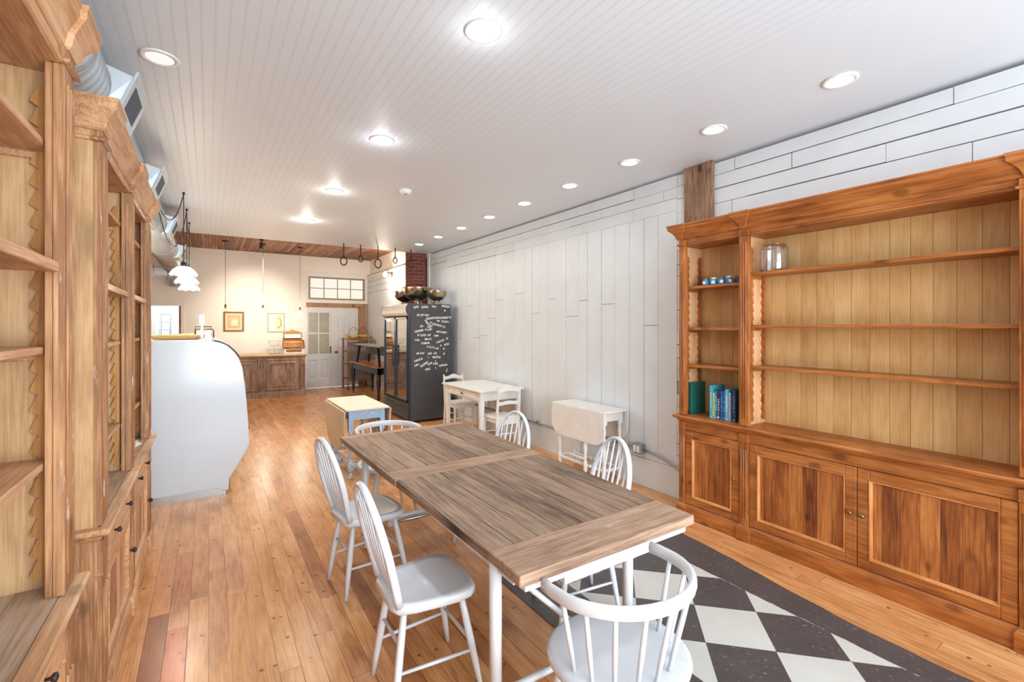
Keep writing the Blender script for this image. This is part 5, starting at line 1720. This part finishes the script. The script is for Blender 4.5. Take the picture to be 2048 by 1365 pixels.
# three bulb pendants and a spotlight under the raised board ceiling
for i, (x, lit, lab, zc) in enumerate(((0.30, False, 'bare bulb pendant above the square brown picture', 1.965), (1.00, True, 'bare bulb pendant between the two pictures', 1.965), (1.745, True, 'glowing bare bulb pendant near the cash register', 1.93))):
    y = 11.5
    t = thing('bulb_pendant', 'thin cord ' + lab, 'pendant lamp', (x, y, 0), 0, 'bulb pendants over the rear counter')
    MB().lathe([(0.06, ZB), (0.06, ZB - 0.02), (0.004, ZB - 0.028)], 0, 0, 18).build('canopy', M['blackmetal'], t)
    MB().tube([(0, 0, ZB - 0.02), (0, 0, zc + 0.09)], 0.005, 6).build('cord', M['conduit'], t)
    MB().lathe([(0.008, zc + 0.10), (0.020, zc + 0.085), (0.022, zc + 0.03), (0.015, zc + 0.025)], 0, 0, 12).build('socket', M['brass'], t)
    if i == 2 or i == 1:
        r = 0.062 if i == 2 else 0.04
        MB().lathe([(0.014, zc + 0.028), (r * 0.7, zc - 0.005), (r, zc - 0.05), (r * 0.75, zc - 0.095), (0.001, zc - 0.115)], 0, 0, 16).build('bulb', M['bulb_on'] if False else M['shade_on'], t)
    else:
        MB().lathe([(0.014, zc + 0.028), (0.028, zc - 0.005), (0.04, zc - 0.04), (0.028, zc - 0.07), (0.001, zc - 0.08)], 0, 0, 16).build('bulb', M['clear'], t)
    if lit:
        lamp('bulb_lamp', 'POINT', (x, y - 0.12, zc - 0.15), 22, WARM, radius=0.05)
t = thing('ceiling_spotlight', 'small swivel spotlight fixed to the brown board ceiling and aimed at the far wall', 'spotlight', (0.92, 10.9, ZB))
MB().lathe([(0.05, 0), (0.05, -0.02), (0.012, -0.03)], 0, 0, 16).build('mount', M['blackmetal'], t)
MB().tube([(0, 0, -0.02), (0, 0, -0.09)], 0.008, 8).build('arm', M['blackmetal'], t)
m = MB().lathe([(0.025, 0.06), (0.035, 0.0), (0.04, -0.06), (0.034, -0.06), (0.001, -0.03)], 0, 0, 16).xform(Matrix.Translation((0, 0.02, -0.12)) @ Matrix.Rotation(math.radians(35), 4, 'X'))
m.build('lamp_head', M['blackmetal'], t)
lamp('wall_spot', 'SPOT', (0.92, 10.98, ZB - 0.2), 170, (1.0, 0.87, 0.70), (math.radians(52), 0, 0), spot=math.radians(75), radius=0.05, blend=1.0)

# wall lamp on the board wall by the pier
t = thing('wall_lamp', 'wall lamp with a glaring bare bulb on the board wall beyond the brick pier', 'wall lamp', (XR, 10.75, 2.84))
MB().lathe([(0.05, 0), (0.05, 0.02), (0.012, 0.03)], 0, 0, 16).xform(Matrix.Rotation(-PI / 2, 4, 'Y')).build('wall_plate', M['blackmetal'], t)
m = MB().tube([(0, 0, 0), (-0.10, -0.01, 0.02), (-0.16, -0.02, 0.0)], 0.009, 8)
for k in range(3):
    m.tube([(-0.03 - 0.0 * k, 0.03 * math.cos(a * PI / 5), 0.03 - 0.05 * k + 0.02 * math.sin(a * PI / 5)) for a in range(11)], 0.006, 6)
m.build('bracket', M['blackmetal'], t)
MB().lathe([(0.015, 0.04), (0.042, 0.0), (0.048, -0.04), (0.03, -0.08), (0.001, -0.09)], -0.19, -0.02, 16).build('bulb', M['bulb_on'], t)
lamp('wall_lamp_bulb', 'POINT', (3.36, 10.6, 2.74), 40, WARM, radius=0.05)

# ------------------------------------------------------------------ things on the shelves
def RC(x, y, z):
    """point in the honey pine bookcase (local) -> world"""
    return (RC_X + y, RC_Y - x, z)

BOOKS = [(0.022, 0.262, srgb(70, 178, 190), srgb(200, 235, 235), 'tall turquoise book with pale lettering, first of the row'),
         (0.018, 0.205, srgb(186, 196, 150), srgb(120, 120, 90), 'pale green book beside the tall turquoise one'),
         (0.019, 0.222, srgb(40, 172, 182), srgb(214, 250, 250), 'teal book with bright white bars on its spine'),
         (0.028, 0.232, srgb(36, 44, 96), srgb(232, 236, 242), 'navy book titled VENICE on its spine'),
         (0.018, 0.225, srgb(30, 96, 160), srgb(110, 180, 225), 'blue book with a small white bird-like mark'),
         (0.022, 0.232, srgb(66, 96, 140), srgb(190, 200, 214), 'slate blue book with spaced grey lettering'),
         (0.026, 0.246, srgb(84, 182, 220), srgb(226, 244, 250), 'light sky blue book standing near the pilaster'),
         (0.016, 0.222, srgb(182, 182, 190), srgb(150, 150, 160), 'pale grey book beside the sky blue one'),
         (0.017, 0.240, srgb(32, 34, 76), srgb(176, 120, 90), 'dark navy book with an orange mark'),
         (0.022, 0.246, srgb(22, 70, 110), srgb(150, 190, 200), 'last dark teal book against the pilaster')]
x = 0.245
zb = 0.8595
for i, (w, h, c, c2, lab) in enumerate(BOOKS):
    d = 0.175
    lx0, ly0 = x, 0.050 + (0.004 * (i % 3))
    px, py, pz = RC(lx0 + w / 2, ly0, zb)
    t = thing('book', lab, 'book', (px, py, pz), -PI / 2, 'blue and green books in the small bay')
    cm = plain('book_cover_%s' % 'abcdefghij'[i], c, 0.4, var=0.05, scale=40)
    lm = plain('book_print_%s' % 'abcdefghij'[i], c2, 0.5, var=0.05, scale=40)
    m = MB()
    m.box(-w / 2, -w / 2 + 0.0016, 0, d, 0, h); m.box(w / 2 - 0.0016, w / 2, 0, d, 0, h)
    m.box(-w / 2, w / 2, -0.0015, 0.0012, 0, h)
    m.build('cover', cm, t)
    MB().box(-w / 2 + 0.002, w / 2 - 0.002, 0.0015, d - 0.004, 0.003, h - 0.004).build('pages', M['paper'], t)
    m = MB()
    if i == 3:
        for k, ch in enumerate('VENICE'):
            tmp = bmesh.new(); tmp.from_mesh(text_mesh(ch))
            tmp.transform(Matrix.Translation((0, -0.0018, h * 0.68 - k * 0.0165)) @ Matrix.Rotation(PI / 2, 4, 'Y') @ Matrix.Rotation(PI / 2, 4, 'X') @ Matrix.Scale(0.021, 4) @ Matrix.Diagonal((1, 1, 0.2, 1)))
            me = bpy.data.meshes.new('tmp'); tmp.to_mesh(me); tmp.free(); m.bm.from_mesh(me); bpy.data.meshes.remove(me)
        m.tube([(0.002, -0.002, h * 0.28), (-0.003, -0.002, h * 0.22), (0.003, -0.002, h * 0.17), (-0.002, -0.002, h * 0.12)], 0.0012, 5)
        m.box(-0.008, 0.008, -0.002, -0.001, 0.008, 0.022)
    else:
        rr = random.Random(i)
        n = 9 + i % 4
        z0, z1 = h * 0.30, h * 0.82
        for k in range(n):
            zz = z0 + (z1 - z0) * k / n
            hw = w * (0.13 if i in (0, 1, 5, 8, 9) else 0.2)
            if rr.random() < 0.15: continue
            m.box(-hw * rr.uniform(0.7, 1.1), hw * rr.uniform(0.7, 1.1), -0.0022, -0.001, zz, zz + (z1 - z0) / n * rr.uniform(0.45, 0.7))
        m.box(-w * 0.2, w * 0.2, -0.0022, -0.001, 0.008, 0.018)
    m.build('spine_print', lm, t)
    x += w + 0.0012
gx, gy, gz = RC(0.036, 0.05, zb)
t = thing('book', 'dark green volume against the inner side of the small bay, apart from the row', 'book', RC(0.042, 0.055, zb), -PI / 2)
MB().box(0, 0.030, 0, 0.19, 0, 0.265).build('cover', plain('green_cloth', srgb(22, 92, 84), 0.45, var=0.1), t, 0.002)
MB().box(0.003, 0.027, 0.192, 0.193, 0.004, 0.26).build('pages', M['paper'], t)

for i, (lx, ly, lab) in enumerate(((0.175, 0.10, 'blue jam jar nearest the notched rack on the top shelf of the small bay'), (0.245, 0.105, 'blue jam jar with a white label, second on the shelf'), (0.315, 0.10, 'blue jam jar with pale label, third on the shelf'),
                                   (0.385, 0.095, 'blue jam jar with white print, fourth on the shelf'), (0.44, 0.125, 'dark blue jam jar set back at the end of the row'))):
    t = thing('jam_jar', lab, 'jar', RC(lx, ly, 1.936), -PI / 2 + 0.3 * i, 'blue jam jars')
    MB().lathe([(0.020, 0.0), (0.027, 0.004), (0.028, 0.012), (0.028, 0.036), (0.022, 0.046), (0.018, 0.05)], 0, 0, 18).build('jar_body', plain('blue_jar_%d' % i, [srgb(28, 150, 200), srgb(60, 160, 210), srgb(24, 140, 190), srgb(40, 120, 190), srgb(20, 60, 110)][i], 0.2, var=0.05), t)
    MB().lathe([(0.020, 0.046), (0.021, 0.048), (0.021, 0.060), (0.019, 0.062), (0.001, 0.062)], 0, 0, 18).build('lid', M['brass'] if i % 2 == 0 else M['cream_paint'], t)
    m = MB()
    arc = [(-0.0285 * math.cos(a), -0.0285 * math.sin(a)) for a in [PI / 2 - 0.45 + 0.9 * k / 6 for k in range(7)]]
    m.loft([[(a, b, 0.010) for a, b in arc] + [(a * 0.97, b * 0.97, 0.010) for a, b in arc[::-1]], [(a, b, 0.034) for a, b in arc] + [(a * 0.97, b * 0.97, 0.034) for a, b in arc[::-1]]])
    m.build('jar_label', M['letters'], t)

t = thing('glass_jar', 'large clear glass jar standing on the top long shelf of the honey pine bookcase', 'jar', RC(0.71, 0.135, 2.001), 0)
MB().lathe([(0.09, 0.0), (0.095, 0.006), (0.095, 0.02), (0.095, 0.170), (0.090, 0.185), (0.078, 0.192), (0.076, 0.192), (0.086, 0.183), (0.091, 0.168), (0.091, 0.02), (0.085, 0.008), (0.001, 0.008)], 0, 0, 32).build('jar_body', M['clear'], t)
MB().lathe([(0.001, 0.1925), (0.080, 0.1925), (0.080, 0.198), (0.001, 0.200)], 0, 0, 32).build('jar_lid', M['clear'], t)

# magazines on the left counter, far bay
for i in range(3):
    o = MB().box(-0.10, 0.10, -0.07, 0.07, 0, 0.007).build('magazine', [M['paper'], M['case_white'], M['letters']][i], None, 0.001)
    o.location = (-0.47, 3.93, 0.8045 + i * 0.0072)
    o.rotation_euler = (0, 0, 1.35 + 0.12 * i)
    tag(o, ['white magazine at the bottom of the small pile on the bleached bookcase counter', 'white magazine in the middle of the small pile on the bleached bookcase counter', 'white magazine on top of the small pile on the bleached bookcase counter'][i], 'magazine', 'pile of magazines')

# ------------------------------------------------------------------ conduit and outlet box on the board wall
xw = XR - 0.030
t = thing('wall_conduit', 'grey metal conduit running along the white wall just above the baseboard', 'conduit', (xw, 0, 0))
MB().tube([(0, 8.3, 0.33), (0, 4.60, 0.325), (0, 3.24, 0.385)], 0.011, 8).build('pipe', M['conduit'], t)
MB().tube([(0, 3.16, 0.372), (0.0, 3.05, 0.365), (0, 2.92, 0.345), (0, 2.80, 0.30), (0, 2.70, 0.275), (0, 2.60, 0.27)], 0.011, 8).build('flexible_pipe', M['conduit'], t)
for y in (3.45, 4.95, 6.6):
    MB().box(-0.013, 0.028, y - 0.008, y + 0.008, 0.315 + (0.055 if y < 4 else 0), 0.355 + (0.055 if y < 4 else 0)).build('strap', M['conduit'], t)
t = thing('outlet_box', 'grey metal double outlet box beside the white drop leaf table', 'outlet', (xw, 3.20, 0.33))
MB().box(-0.055, 0.029, -0.05, 0.05, 0.0, 0.10).build('box', M['conduit'], t, 0.006)
for y in (-0.022, 0.022):
    MB().box(-0.059, -0.055, y - 0.016, y + 0.016, 0.018, 0.084).build('socket', M['trim_white'], t, 0.001)

# ------------------------------------------------------------------ kitchen seen through the opening
lamp('kitchen_light', 'AREA', (-1.2, 14.4, 2.85), 115, (1, 1, 1), (0, 0, 0), 2.4, 2.4)
t = thing('kitchen_fridge', 'cream and steel kitchen cabinet seen through the opening in the far wall', 'fridge', (-1.36, 14.0, 0))

MB().box(-0.5, 0.33, -0.3, 0.3, 1.25, 1.75).build('upper_body', M['cream_paint'], t, 0.01)
MB().box(-0.5, 0.33, -0.3, 0.3, 0.0, 1.245).build('lower_body', M['steel'], t, 0.005)
t = thing('wire_shelving', 'white kitchen wire shelving behind the cream cabinet', 'shelving', (-0.90, 14.7, 0))
for z in (1.3, 1.5, 1.7, 1.9):
    MB().box(-0.12, 0.08, -0.25, 0.25, z, z + 0.015).build('shelf', M['conduit'], t)
for x, y in ((-0.12, -0.25), (0.08, -0.25), (-0.12, 0.25), (0.08, 0.25)):
    MB().tube([(x, y, 0), (x, y, 2.0)], 0.012, 8).build('post', M['conduit'], t)
o = MB().tube([(-1.05 + 0.22 * math.cos(2 * PI * k / 24), 13.6 + 0.22 * math.sin(2 * PI * k / 24), 2.09) for k in range(25)], 0.012, 8).build('hanging_hoop', M['conduit'])
tag(o, 'round metal hoop rack hanging high in the kitchen opening', 'rack')
MBt = MB().tube([(-1.05, 13.6, 2.9), (-0.83, 13.6, 2.09)], 0.004, 6)
MBt.tube([(-1.05, 13.6, 2.9), (-1.27, 13.6, 2.09)], 0.004, 6)
MBt.build('chain', M['conduit'], o)
